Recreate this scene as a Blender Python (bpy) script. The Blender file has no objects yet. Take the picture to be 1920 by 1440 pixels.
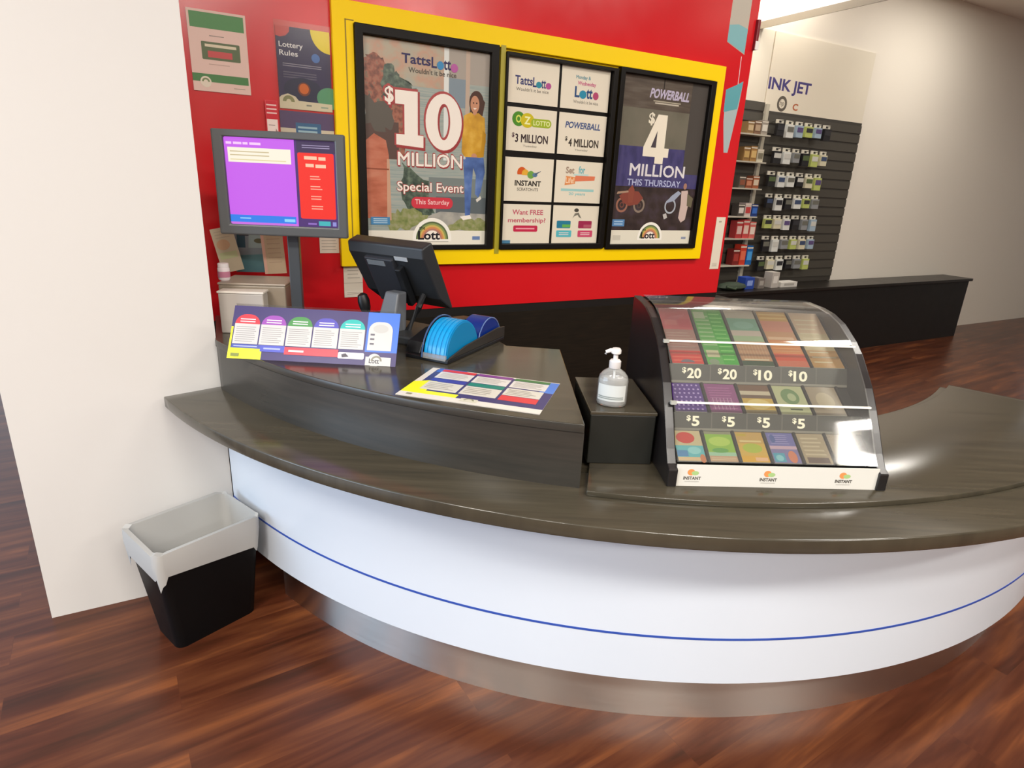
import bpy, bmesh, math, random
from mathutils import Matrix, Vector
random.seed(7)
SC = bpy.context.scene
COL = SC.collection
R = math.radians

# ------------------------------------------------------------------ materials
def lin(h):
    h = h.lstrip('#')
    o = []
    for i in (0, 2, 4):
        c = int(h[i:i + 2], 16) / 255
        o.append(c / 12.92 if c <= .04045 else ((c + .055) / 1.055) ** 2.4)
    return (o[0], o[1], o[2], 1)

_M = {}
def mat(h, rough=.5, metal=0, emit=0, spec=.5, coat=0):
    k = (h, rough, metal, emit, spec, coat)
    if k in _M: return _M[k]
    m = bpy.data.materials.new('m_' + h.lstrip('#') + '_%d' % len(_M)); m.use_nodes = True
    b = m.node_tree.nodes['Principled BSDF']
    b.inputs['Base Color'].default_value = lin(h)
    b.inputs['Roughness'].default_value = rough
    b.inputs['Metallic'].default_value = metal
    b.inputs['Specular IOR Level'].default_value = spec
    b.inputs['Coat Weight'].default_value = coat
    if emit:
        b.inputs['Emission Color'].default_value = lin(h)
        b.inputs['Emission Strength'].default_value = emit
        b.inputs['Base Color'].default_value = (.01, .01, .01, 1)
    # faint surface variation so no surface is perfectly uniform
    if not emit:
        nt = m.node_tree
        tc = nt.nodes.new('ShaderNodeTexCoord'); n = nt.nodes.new('ShaderNodeTexNoise')
        n.inputs['Scale'].default_value = 9; n.inputs['Detail'].default_value = 3
        mr = nt.nodes.new('ShaderNodeMapRange')
        mr.inputs['To Min'].default_value = max(0, rough - .04); mr.inputs['To Max'].default_value = min(1, rough + .04)
        nt.links.new(tc.outputs['Object'], n.inputs['Vector'])
        nt.links.new(n.outputs['Fac'], mr.inputs['Value']); nt.links.new(mr.outputs['Result'], b.inputs['Roughness'])
    _M[k] = m
    return m

def nodemat(name):
    m = bpy.data.materials.new(name); m.use_nodes = True
    return m, m.node_tree, m.node_tree.nodes['Principled BSDF']

def grain(name, c0, c1, c2, scale, stretch, rot, rough, spec=.5):
    """streaked wood-grain laminate: noise stretched along one direction"""
    m, nt, b = nodemat(name)
    tc = nt.nodes.new('ShaderNodeTexCoord'); mp = nt.nodes.new('ShaderNodeMapping')
    mp.inputs['Rotation'].default_value = rot; mp.inputs['Scale'].default_value = stretch
    n = nt.nodes.new('ShaderNodeTexNoise'); n.inputs['Scale'].default_value = scale; n.inputs['Detail'].default_value = 6
    n.inputs['Roughness'].default_value = .62
    cr = nt.nodes.new('ShaderNodeValToRGB')
    cr.color_ramp.elements[0].position = .3; cr.color_ramp.elements[0].color = lin(c0)
    cr.color_ramp.elements[1].position = .72; cr.color_ramp.elements[1].color = lin(c2)
    e = cr.color_ramp.elements.new(.5); e.color = lin(c1)
    L = nt.links.new
    L(tc.outputs['Object'], mp.inputs['Vector']); L(mp.outputs['Vector'], n.inputs['Vector'])
    L(n.outputs['Fac'], cr.inputs['Fac']); L(cr.outputs['Color'], b.inputs['Base Color'])
    b.inputs['Roughness'].default_value = rough; b.inputs['Specular IOR Level'].default_value = spec
    return m

def mottle(name, cols, scale, rough=.35, stretch=(1, 1, 1), detail=4):
    m, nt, b = nodemat(name)
    tc = nt.nodes.new('ShaderNodeTexCoord'); mp = nt.nodes.new('ShaderNodeMapping'); mp.inputs['Scale'].default_value = stretch
    n = nt.nodes.new('ShaderNodeTexNoise'); n.inputs['Scale'].default_value = scale; n.inputs['Detail'].default_value = detail
    cr = nt.nodes.new('ShaderNodeValToRGB'); els = cr.color_ramp.elements
    els[0].position = .32; els[0].color = lin(cols[0]); els[1].position = .68; els[1].color = lin(cols[-1])
    for i, c in enumerate(cols[1:-1]):
        e = els.new(.32 + .36 * (i + 1) / (len(cols) - 1)); e.color = lin(c)
    L = nt.links.new
    L(tc.outputs['Object'], mp.inputs['Vector']); L(mp.outputs['Vector'], n.inputs['Vector'])
    L(n.outputs['Fac'], cr.inputs['Fac']); L(cr.outputs['Color'], b.inputs['Base Color'])
    b.inputs['Roughness'].default_value = rough
    return m

def floor_mat():
    m, nt, b = nodemat('timber_floor')
    L = nt.links.new
    tc = nt.nodes.new('ShaderNodeTexCoord'); mp = nt.nodes.new('ShaderNodeMapping'); mp.vector_type = 'POINT'
    mp.inputs['Rotation'].default_value = (0, 0, R(-33.5))
    L(tc.outputs['Object'], mp.inputs['Vector'])
    br = nt.nodes.new('ShaderNodeTexBrick')
    br.offset = .37; br.inputs['Scale'].default_value = 1
    br.inputs['Brick Width'].default_value = 1.25; br.inputs['Row Height'].default_value = .16
    br.inputs['Mortar Size'].default_value = .0006; br.inputs['Mortar Smooth'].default_value = .6
    br.inputs['Color1'].default_value = (.2, .2, .2, 1); br.inputs['Color2'].default_value = (.8, .8, .8, 1)
    br.inputs['Mortar'].default_value = (.35, .35, .35, 1); br.inputs['Bias'].default_value = 0
    L(mp.outputs['Vector'], br.inputs['Vector'])
    mp2 = nt.nodes.new('ShaderNodeMapping'); mp2.inputs['Scale'].default_value = (.9, 9, 1)
    L(mp.outputs['Vector'], mp2.inputs['Vector'])
    # shift the grain from board to board
    add = nt.nodes.new('ShaderNodeVectorMath'); add.operation = 'ADD'
    sc = nt.nodes.new('ShaderNodeVectorMath'); sc.operation = 'SCALE'; sc.inputs['Scale'].default_value = 7
    L(br.outputs['Color'], sc.inputs[0]); L(mp2.outputs['Vector'], add.inputs[0]); L(sc.outputs['Vector'], add.inputs[1])
    n = nt.nodes.new('ShaderNodeTexNoise'); n.inputs['Scale'].default_value = 1.5; n.inputs['Detail'].default_value = 4
    n.inputs['Roughness'].default_value = .6; n.inputs['Distortion'].default_value = .4
    L(add.outputs['Vector'], n.inputs['Vector'])
    cr = nt.nodes.new('ShaderNodeValToRGB'); els = cr.color_ramp.elements
    els[0].position = .30; els[0].color = lin('#3a1c0e'); els[1].position = .72; els[1].color = lin('#7a4524')
    e = els.new(.45); e.color = lin('#4c2515'); e = els.new(.58); e.color = lin('#5e331d')
    L(n.outputs['Fac'], cr.inputs['Fac'])
    mix = nt.nodes.new('ShaderNodeMix'); mix.data_type = 'RGBA'; mix.blend_type = 'OVERLAY'; mix.inputs['Factor'].default_value = .14
    L(cr.outputs['Color'], mix.inputs[6]); L(br.outputs['Color'], mix.inputs[7])
    L(mix.outputs[2], b.inputs['Base Color'])
    b.inputs['Roughness'].default_value = .3; b.inputs['Specular IOR Level'].default_value = .35
    return m

def steel_mat():
    m, nt, b = nodemat('brushed_steel')
    tc = nt.nodes.new('ShaderNodeTexCoord'); mp = nt.nodes.new('ShaderNodeMapping'); mp.inputs['Scale'].default_value = (2, 2, 160)
    n = nt.nodes.new('ShaderNodeTexNoise'); n.inputs['Scale'].default_value = 4; n.inputs['Detail'].default_value = 4
    mr = nt.nodes.new('ShaderNodeMapRange'); mr.inputs['To Min'].default_value = .26; mr.inputs['To Max'].default_value = .36
    tg = nt.nodes.new('ShaderNodeTangent'); tg.direction_type = 'RADIAL'; tg.axis = 'Z'
    b.inputs['Anisotropic'].default_value = .9; b.inputs['Anisotropic Rotation'].default_value = .25
    nt.links.new(tg.outputs['Tangent'], b.inputs['Tangent'])
    L = nt.links.new
    L(tc.outputs['Object'], mp.inputs['Vector']); L(mp.outputs['Vector'], n.inputs['Vector'])
    L(n.outputs['Fac'], mr.inputs['Value']); L(mr.outputs['Result'], b.inputs['Roughness'])
    b.inputs['Base Color'].default_value = lin('#d6d4ce'); b.inputs['Metallic'].default_value = 1
    return m

def clear_mat(name, tint='#ffffff', haze=.08, refl=.05, ior=1.46):
    """thin clear plastic: see-through with a fresnel sheen and a trace of haze"""
    m = bpy.data.materials.new(name); m.use_nodes = True
    nt = m.node_tree; nt.nodes.clear(); L = nt.links.new
    out = nt.nodes.new('ShaderNodeOutputMaterial'); tr = nt.nodes.new('ShaderNodeBsdfTransparent')
    gl = nt.nodes.new('ShaderNodeBsdfGlossy'); df = nt.nodes.new('ShaderNodeBsdfDiffuse')
    fr = nt.nodes.new('ShaderNodeFresnel'); m1 = nt.nodes.new('ShaderNodeMixShader'); m2 = nt.nodes.new('ShaderNodeMixShader')
    tr.inputs['Color'].default_value = lin(tint); gl.inputs['Roughness'].default_value = refl
    df.inputs['Color'].default_value = lin('#f2f0ea'); m1.inputs['Fac'].default_value = haze
    fr.inputs['IOR'].default_value = ior
    L(tr.outputs[0], m1.inputs[1]); L(df.outputs[0], m1.inputs[2])
    L(fr.outputs[0], m2.inputs['Fac']); L(m1.outputs[0], m2.inputs[1]); L(gl.outputs[0], m2.inputs[2])
    L(m2.outputs[0], out.inputs['Surface'])
    return m

def red_gloss():
    m = mat('#d01a22', .22, 0, 0, .5)
    return m

LAM = grain('counter_laminate', '#2f2d29', '#35322d', '#3c3832', 2.2, (1.2, 1.2, 16), (0, 0, 0), .27, .4)
LAMT = grain('counter_top_laminate', '#37332a', '#3f3a2f', '#474135', 2.2, (1.2, 16, 1), (0, 0, R(8)), .17, .5)
DARKWOOD = grain('dark_cladding', '#15100a', '#1b150e', '#231b12', 3.0, (2, 2, 30), (0, 0, 0), .5, .25)
FLOOR = floor_mat()
STEEL = steel_mat()
CLEAR = clear_mat('clear_acrylic', '#f6f8f4', .055, .06)
BOTTLE = clear_mat('clear_bottle_plastic', '#eef2f4', .22, .05)
GEL = clear_mat('clear_gel', '#e8eef2', .45, .1)
BLUECLEAR = clear_mat('dark_blue_plastic', '#0a1c5a', .10, .08)
WHITEWALL = mat('#e6dfd2', .6)
CEIL = mat('#efe8dc', .7)
RED = red_gloss()
YEL = mat('#f9d202', .45, 0, 0, .2)
BLACK = mat('#100c09', .45, 0, 0, .2)
BLACKM = mat('#0c0b0a', .6)
CHAR = mat('#26282b', .42)
CHAR2 = mat('#3a3d41', .4)

# ------------------------------------------------------------------ mesh builder
class MB:
    def __init__(s, M=None):
        s.v = []; s.f = []; s.fm = []; s.fs = []; s.mats = []; s.M = M or Matrix.Identity(4)
    def mi(s, m):
        if isinstance(m, str): m = mat(m)
        if m not in s.mats: s.mats.append(m)
        return s.mats.index(m)
    def add(s, vs, fs, m, M=None, smooth=False):
        T = s.M @ M if M is not None else s.M
        o = len(s.v); s.v += [T @ Vector(p) for p in vs]
        k = s.mi(m)
        for f in fs:
            s.f.append([i + o for i in f]); s.fm.append(k); s.fs.append(smooth)
        return s
    def box(s, x0, x1, y0, y1, z0, z1, m, M=None):
        vs = [(x, y, z) for z in (z0, z1) for y in (y0, y1) for x in (x0, x1)]
        return s.add(vs, [(0, 2, 3, 1), (4, 5, 7, 6), (0, 1, 5, 4), (2, 6, 7, 3), (0, 4, 6, 2), (1, 3, 7, 5)], m, M)
    def prism(s, poly, z0, z1, m, M=None, smooth=False):
        n = len(poly)
        vs = [(x, y, z0) for x, y in poly] + [(x, y, z1) for x, y in poly]
        s.add(vs, [tuple(reversed(range(n))), tuple(range(n, 2 * n))], m, M)
        o = len(s.v) - 2 * n; k = s.mi(m)
        for i in range(n):
            j = (i + 1) % n
            s.f.append([o + i, o + j, o + n + j, o + n + i]); s.fm.append(k); s.fs.append(smooth)
        return s
    def lathe(s, prof, m, n=24, M=None, sx=1, sy=1, cap=True):
        vs = []
        for r, z in prof:
            for i in range(n):
                a = 2 * math.pi * i / n; vs.append((r * math.cos(a) * sx, r * math.sin(a) * sy, z))
        fs = []
        for k in range(len(prof) - 1):
            for i in range(n):
                j = (i + 1) % n
                fs.append((k * n + i, k * n + j, (k + 1) * n + j, (k + 1) * n + i))
        s.add(vs, fs, m, M, True)
        if cap:
            o = len(s.v) - len(vs); k = s.mi(m)
            s.f.append([o + i for i in reversed(range(n))]); s.fm.append(k); s.fs.append(False)
            e = o + (len(prof) - 1) * n
            s.f.append([e + i for i in range(n)]); s.fm.append(k); s.fs.append(False)
        return s
    def tube(s, pts, r, m, n=8, M=None):
        pts = [Vector(p) for p in pts]; vs = []; fs = []
        for i, p in enumerate(pts):
            d = (pts[min(i + 1, len(pts) - 1)] - pts[max(i - 1, 0)]).normalized()
            up = Vector((0, 0, 1)) if abs(d.z) < .9 else Vector((1, 0, 0))
            a = d.cross(up).normalized(); b = d.cross(a).normalized()
            rr = r[i] if isinstance(r, (list, tuple)) else r
            for k in range(n):
                t = 2 * math.pi * k / n; vs.append(p + (a * math.cos(t) + b * math.sin(t)) * rr)
        for i in range(len(pts) - 1):
            for k in range(n):
                j = (k + 1) % n; fs.append((i * n + k, i * n + j, (i + 1) * n + j, (i + 1) * n + k))
        s.add(vs, fs, m, M, True)
        o = len(s.v) - len(vs); kk = s.mi(m)
        s.f.append([o + i for i in range(n)]); s.fm.append(kk); s.fs.append(False)
        s.f.append([o + (len(pts) - 1) * n + i for i in reversed(range(n))]); s.fm.append(kk); s.fs.append(False)
        return s
    def arc(s, r0, r1, a0, a1, z0, z1, m, n=72):
        """ring sector; angle 0 points to -Y, positive towards +X"""
        P = lambda r, a: (r * math.sin(R(a)), -r * math.cos(R(a)))
        A = [a0 + (a1 - a0) * i / n for i in range(n + 1)]
        poly = [P(r1, a) for a in A] + [P(r0, a) for a in reversed(A)]
        N = len(poly)
        vs = [(x, y, z0) for x, y in poly] + [(x, y, z1) for x, y in poly]
        top = []; side = []
        for i in range(n):
            top.append((N + i, N + i + 1, 2 * N - 2 - i, 2 * N - 1 - i)); top.append((i + 1, i, N - 1 - i, N - 2 - i))
            side.append((i, i + 1, N + i + 1, N + i)); side.append((N - 2 - i, N - 1 - i, 2 * N - 1 - i, 2 * N - 2 - i))
        top += [(N - 1, 0, N, 2 * N - 1), (n, n + 1, N + n + 1, N + n)]
        s.add(vs, top + side, m, None, True)
        return s
    def build(s, name, parent=None, loc=(0, 0, 0), rotz=0, bevel=0, split=True):
        me = bpy.data.meshes.new(name); me.from_pydata([tuple(v) for v in s.v], [], s.f)
        for m in s.mats: me.materials.append(m)
        for i, p in enumerate(me.polygons): p.material_index = s.fm[i]; p.use_smooth = s.fs[i]
        me.validate(); me.update()
        o = bpy.data.objects.new(name, me); COL.objects.link(o)
        o.location = loc; o.rotation_euler = (0, 0, rotz)
        if parent: o.parent = parent
        if bevel:
            b = o.modifiers.new('bevel', 'BEVEL'); b.width = bevel; b.segments = 2; b.limit_method = 'ANGLE'; b.angle_limit = R(50)
        elif split and any(s.fs):
            e = o.modifiers.new('edges', 'EDGE_SPLIT'); e.split_angle = R(38)
        return o

def tag(o, label, cat=None, group=None, kind=None):
    o['label'] = label
    if cat: o['category'] = cat
    if group: o['group'] = group
    if kind: o['kind'] = kind
    return o

def thing(name, label, cat, loc=(0, 0, 0), rotz=0, group=None):
    o = bpy.data.objects.new(name, None); COL.objects.link(o)
    o.empty_display_size = .05; o.location = loc; o.rotation_euler = (0, 0, rotz)
    return tag(o, label, cat, group)

def struct(o, label): return tag(o, label, None, None, 'structure')

# ------------------------------------------------------------------ flat printing
_T = {}
def glyphs(body, bold):
    k = (body, bold)
    if k in _T: return _T[k]
    if bold and 'M' in body:          # the font's M closes up when thickened, so thicken by overlaying shifted copies
        v0, f0, *_ = glyphs(body, 0); vs = []; fs = []
        for i in range(9):
            dx, dy = (0, 0) if i == 8 else (bold * math.cos(math.pi * i / 4), bold * math.sin(math.pi * i / 4))
            o = len(vs); vs += [(x + dx, y + dy) for x, y in v0]; fs += [tuple(q + o for q in f) for f in f0]
        _T[k] = (vs, fs, min(v[0] for v in vs), max(v[0] for v in vs), min(v[1] for v in vs), max(v[1] for v in vs))
        return _T[k]
    c = bpy.data.curves.new('t', 'FONT'); c.body = body; c.size = 1; c.offset = bold; c.resolution_u = 3
    c.fill_mode = 'FRONT'
    o = bpy.data.objects.new('t', c); COL.objects.link(o)
    bpy.context.view_layer.update()
    me = o.evaluated_get(bpy.context.evaluated_depsgraph_get()).to_mesh()
    vs = [(v.co.x, v.co.y) for v in me.vertices]; fs = [tuple(p.vertices) for p in me.polygons]
    bpy.data.objects.remove(o); bpy.data.curves.remove(c)
    x0 = min(v[0] for v in vs); x1 = max(v[0] for v in vs); y0 = min(v[1] for v in vs); y1 = max(v[1] for v in vs)
    _T[k] = (vs, fs, x0, x1, y0, y1)
    return _T[k]

UP = Matrix(((1, 0, 0, 0), (0, 0, -1, 0), (0, 1, 0, 0), (0, 0, 0, 1)))   # sheet x,y -> local x,z; front faces -y

class Print(MB):
    """a printed sheet of W x H: coloured shapes in unit coordinates (u right, v up), ink layers a hair apart"""
    def __init__(s, W, H, base, M=None, thick=.002, rough=.35, emit=0, dull=False):
        super().__init__(M if M is not None else UP)
        s.W, s.H, s.lv, s.rough, s.emit, s.dull = W, H, 0, rough, emit, dull
        s.box(0, W, 0, H, -thick, 0, s.c(base) if isinstance(base, str) else base)
    def c(s, h):
        if not isinstance(h, str): return h
        if s.dull: h = '#%02x%02x%02x' % tuple(int(int(h[i:i + 2], 16) * .84) for i in (1, 3, 5))
        return mat(h, s.rough, 0, s.emit, .3)
    def z(s):
        s.k = getattr(s, 'k', 0) + 1
        return .0003 + .00002 * s.k
    def up(s): s.lv += 1; return s
    def flat(s, pts, h):
        z = s.z(); s.add([(x * s.W, y * s.H, z) for x, y in pts], [tuple(range(len(pts)))], s.c(h)); return s
    def jag(s, pts, h, amp=.022, sub=5):
        out = []
        for i, a in enumerate(pts):
            b = pts[(i + 1) % len(pts)]
            for k in range(sub):
                t = k / sub; q = amp if k else 0
                out.append((min(1, max(0, a[0] + (b[0] - a[0]) * t + random.uniform(-q, q))), min(1, max(0, a[1] + (b[1] - a[1]) * t + random.uniform(-q, q) * s.W / s.H))))
        return s.flat(out, h)
    def rect(s, u0, u1, v0, v1, h): return s.flat([(u0, v0), (u1, v0), (u1, v1), (u0, v1)], h)
    def rrect(s, u0, u1, v0, v1, r, h, corners=(1, 1, 1, 1)):
        ru, rv = r / s.W, r / s.H; pts = []
        for i, (cx, cy, a) in enumerate(((u0 + ru, v0 + rv, 180), (u1 - ru, v0 + rv, 270), (u1 - ru, v1 - rv, 0), (u0 + ru, v1 - rv, 90))):
            if corners[i]:
                pts += [(cx + ru * math.cos(R(a + 15 * k)), cy + rv * math.sin(R(a + 15 * k))) for k in range(7)]
            else: pts.append(((u0, u1, u1, u0)[i], (v0, v0, v1, v1)[i]))
        return s.flat(pts, h)
    def ell(s, cu, cv, ru, rv, h, a0=0, a1=360, n=28):
        full = a1 - a0 >= 360
        pts = [(cu + ru * math.cos(R(a0 + (a1 - a0) * i / n)), cv + rv * math.sin(R(a0 + (a1 - a0) * i / n))) for i in range(n + (0 if full else 1))]
        return s.flat(pts, h)
    def circ(s, cu, cv, r, h, a0=0, a1=360): return s.ell(cu, cv, r / s.W, r / s.H, h, a0, a1)
    def ring(s, cu, cv, r0, r1, h, a0=0, a1=360, n=24, ar=1.0):
        vs = []; fs = []; z = s.z()
        for i in range(n + 1):
            a = R(a0 + (a1 - a0) * i / n)
            for r in (r0, r1): vs.append((cu * s.W + r * math.cos(a) * ar, cv * s.H + r * math.sin(a), z))
        for i in range(n): fs.append((2 * i, 2 * i + 1, 2 * i + 3, 2 * i + 2))
        s.add(vs, fs, s.c(h)); return s
    def text(s, body, cu, cv, wu, hv, h, bold=.012, shear=0, slope=0):
        vs, fs, x0, x1, y0, y1 = glyphs(body, bold)
        W, H = wu * s.W, hv * s.H
        out = []; z = s.z(); nc = 9 if bold and 'M' in body else 1; n0 = len(vs) // nc
        s.k += nc - 1
        for q, (x, y) in enumerate(vs):
            a = (x - x0) / (x1 - x0) - .5; b = (y - y0) / (y1 - y0) - .5
            out.append((cu * s.W + a * W + b * H * shear, cv * s.H + b * H + a * W * slope, z + .00002 * (q // n0)))
        s.add(out, fs, s.c(h)); return s
    def lines(s, u0, u1, v0, v1, n, h, fill=.45, jag=0):
        st = (v1 - v0) / n
        for i in range(n):
            e = u1 - (random.random() * jag * (u1 - u0))
            s.rect(u0, e, v0 + st * i + st * (.5 - fill / 2), v0 + st * i + st * (.5 + fill / 2), h)
        return s
    def lott(s, cu, v0, r):
        """the half-round rainbow emblem with its word"""
        s.circ(cu, v0, r * 1.2, '#f0ece2', 0, 180); s.rect(cu - 1.2 * r / s.W, cu + 1.2 * r / s.W, v0 - .12 * r / s.H, v0 + .01, '#f0ece2')
        for i, c in enumerate(('#5c6a48', '#8c9a5a', '#cdb060', '#cf8a58', '#b07a6c')):
            s.ring(cu, v0, r * (1 - .1 * (i + 1)), r * (1 - .1 * i), c, 0, 180)
        s.circ(cu, v0, r * .5, '#f0e6da', 0, 180)
        s.text('Lott', cu - .2 * r / s.W, v0 + .22 * r / s.H, 1.35 * r / s.W, .5 * r / s.H, '#1c1a22', .03)
        s.text('the', cu - .62 * r / s.W, v0 + .64 * r / s.H, .36 * r / s.W, .2 * r / s.H, '#1c1a22', .01)
        return s

def frame_ring(x0, x1, z0, z1, bw, y0, y1, m):
    b = MB()
    bl, br, bb, bt = bw if isinstance(bw, tuple) else (bw,) * 4
    o = [(x0, z0), (x1, z0), (x1, z1), (x0, z1)]; i_ = [(x0 + bl, z0 + bb), (x1 - br, z0 + bb), (x1 - br, z1 - bt), (x0 + bl, z1 - bt)]
    vs = [(x, y, z) for y in (y0, y1) for q in (o, i_) for x, z in q]; fs = []
    for k in range(4):
        j = (k + 1) % 4
        fs += [(k, j, 4 + j, 4 + k), (8 + j, 8 + k, 12 + k, 12 + j), (j, k, 8 + k, 8 + j), (4 + k, 4 + j, 12 + j, 12 + k)]
    b.add(vs, fs, m)
    return b

# ------------------------------------------------------------------ camera
p_, r_ = .320528, .0477862
r0 = Vector((1, 0, 0)); u0 = Vector((0, math.sin(p_), math.cos(p_))); Fw = Vector((0, math.cos(p_), -math.sin(p_)))
Rt = r0 * math.cos(r_) + u0 * math.sin(r_); Upv = u0 * math.cos(r_) - r0 * math.sin(r_)
cam = bpy.data.cameras.new('camera'); co = bpy.data.objects.new('camera', cam); COL.objects.link(co)
co.matrix_world = Matrix(((Rt.x, Upv.x, -Fw.x, 0), (Rt.y, Upv.y, -Fw.y, 0), (Rt.z, Upv.z, -Fw.z, 1.6), (0, 0, 0, 1)))
cam.sensor_width = 36; cam.lens = 36 * 1149.24 / 1920; cam.clip_start = .05
SC.camera = co

# ------------------------------------------------------------------ the setting
YAW = R(28.932)                              # the red wall recedes to the right of the counter
WD = Vector((math.cos(YAW), math.sin(YAW), 0)); WN = Vector((-math.sin(YAW), math.cos(YAW), 0))
DW = 2.9551                                  # distance of the red wall's face
def wp(s, z=0, off=0, d=DW): return WD * s + WN * (d - off) + Vector((0, 0, z))

b = MB().box(-5, 13, -4.5, 12, -.1, 0, FLOOR); struct(b.build('floor'), 'reddish brown timber plank floor')
b = MB().box(-5, 13, -4.5, 12, 3.6, 3.7, CEIL); struct(b.build('ceiling'), 'white shop ceiling')
b = MB().box(.05, 3.166, 0, .12, .95, 2.73, RED)
struct(b.build('wall_back', None, wp(0), YAW), 'glossy red wall behind the counter')
b = MB().box(.05, 3.166, .004, .12, .905, .95, mat('#0d0908', .5))
struct(b.build('trim_1', None, wp(0), YAW), 'black strip below the red wall')
b = MB().box(.05, 3.30, .002, .12, 0, .905, DARKWOOD)
struct(b.build('trim_2', None, wp(0), YAW), 'dark brown wood cladding under the red wall')
b = MB().box(-.55, .092, -.549, .15, 0, 3.6, mat('#d0cdc9', .5))
struct(b.build('wall_left', None, wp(0), YAW), 'white wall end at the left end of the counter')
b = MB().box(3.3, 12.5, 0, .12, 0, 3.6, WHITEWALL)
struct(b.build('wall_rear', None, wp(0, 0, 0, 4.32), YAW), 'cream wall behind the cartridge racks')
b = MB().box(4.64, 4.70, -3.4, 0, 2.95, 3.6, mat('#f0e8dc', .6))
struct(b.build('trim_3', None, wp(0, 0, 0, 4.32), YAW), 'white bulkhead hanging from the ceiling over the ink racks')
b = MB().box(4.632, 4.64, -3.4, 0, 2.93, 2.985, mat('#8a8070', .5))
struct(b.build('trim_4', None, wp(0, 0, 0, 4.32), YAW), 'grey strip along the lower edge of the bulkhead')
b = MB().box(-5, 13, -4.5, -4.4, 0, 3.6, mat('#8d8376', .6))
struct(b.build('wall_front'), 'plain wall on the far side of the shop')
b = MB().box(12.9, 13, -4.4, 12, 0, 3.6, WHITEWALL)
struct(b.build('wall_right'), 'plain cream side wall of the shop')

# ------------------------------------------------------------------ service counter
CX, CY = .54, 3.71
ctr = thing('service_counter', 'curved service counter with white front, dark wood-grain ledge and raised top', 'counter', (CX, CY, 0))
A0, A1 = -46, 50
fp = MB().arc(2.21, 2.25, A0, A1, .205, .785, mat('#cbd2db', .2, 0, 0, .5)).build('front_panel', ctr)
fp['label'] = 'white glossy curved front panel'
MB().arc(2.2495, 2.2515, A0, A1, .362, .369, mat('#2b4a9e', .4)).build('stripe', fp)['label'] = 'thin blue line along the white front'
MB().arc(2.12, 2.18, -40, A1, 0, .205, STEEL).build('kickboard', ctr)['label'] = 'brushed steel kickboard'
MB().arc(2.05, 2.10, A0, -40, 0, .205, BLACKM).build('plinth', ctr)
MB().arc(1.75, 2.447, A0, A1, .785, .825, LAMT).build('ledge', ctr, bevel=.004)['label'] = 'dark wood-grain bag ledge'
MB().arc(1.78, 2.30, -8.3, A1, .825, .8405, LAMT).build('riser', ctr, bevel=.002)
# raised top: a block with the curved front, a straight right end and a deeper left wing
def loc2(x, y): return (x - CX, y - CY)
poly = [(2.265 * math.sin(R(-45.3 + 36.5 * i / 48)), -2.265 * math.cos(R(-45.3 + 36.5 * i / 48))) for i in range(49)]
poly += [loc2(.173, 2.215), loc2(-.027, 2.232), loc2(-.15, 2.5), loc2(-1.25, 2.5)]
b = MB(); n = len(poly)
b.add([(x, y, .985) for x, y in poly] + [(x, y, 1.01) for x, y in poly], [tuple(reversed(range(n))), tuple(range(n, 2 * n))], LAMT)
for i in range(n):
    j = (i + 1) % n; o = 0
    b.f.append([i, j, n + j, n + i]); b.fm.append(b.mi(LAM)); b.fs.append(i < 48)
rt_ = b.build('raised_top', ctr, bevel=.0025); rt_['label'] = 'dark wood-grain raised counter top'
b = MB()
inner = [(x * .9985, y * .9985) for x, y in poly]
b.add([(x, y, .825) for x, y in inner] + [(x, y, .985) for x, y in inner], [tuple(reversed(range(n))), tuple(range(n, 2 * n))], LAM)
for i in range(n):
    j = (i + 1) % n
    b.f.append([i, j, n + j, n + i]); b.fm.append(b.mi(LAM)); b.fs.append(i < 48)
b.build('riser_front', rt_)['label'] = 'curved dark wood-grain riser below the raised top'
b = MB(); b.arc(1.76, 1.79, A0, A1, 0, .785, DARKWOOD); b.build('back_panel', ctr)

# ------------------------------------------------------------------ yellow surround and posters on the red wall
X0, X1, Z0, Z1 = .677, 2.94, 1.18, 2.283
t = thing('sign_surround', 'wide bright yellow frame around the three lottery panels on the red wall', 'frame', wp(0), YAW)
frame_ring(X0, X1, Z0, Z1, (.09, .072, .075, .085), -.032, -.001, YEL).build('surround_frame', t, bevel=.003)
MB().box(X0 + .06, X1 - .05, -.012, -.001, Z0 + .05, Z1 - .05, YEL).build('backboard', t)
b = MB(); b.box(.730, .735, -.0335, -.03, Z0 + .06, 2.212, mat('#8f7608', .5)); b.box(.730, .768, -.0335, -.03, 2.208, 2.212, mat('#8f7608', .5)); b.build('seam', t)
MB().box(1.470, 1.496, -.034, -.012, Z0 + .05, Z1 - .075, mat('#a59a2c', .35)).build('divider', t)['label'] = 'dull gold divider strip'

def poster_frame(name, label, s0, s1, z0, z1, bw, cat='poster'):
    t = thing(name, label, cat, wp(0), YAW)
    frame_ring(s0, s1, z0, z1, bw, -.046, -.0125, BLACK).build('frame', t, bevel=.003)
    return t

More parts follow.
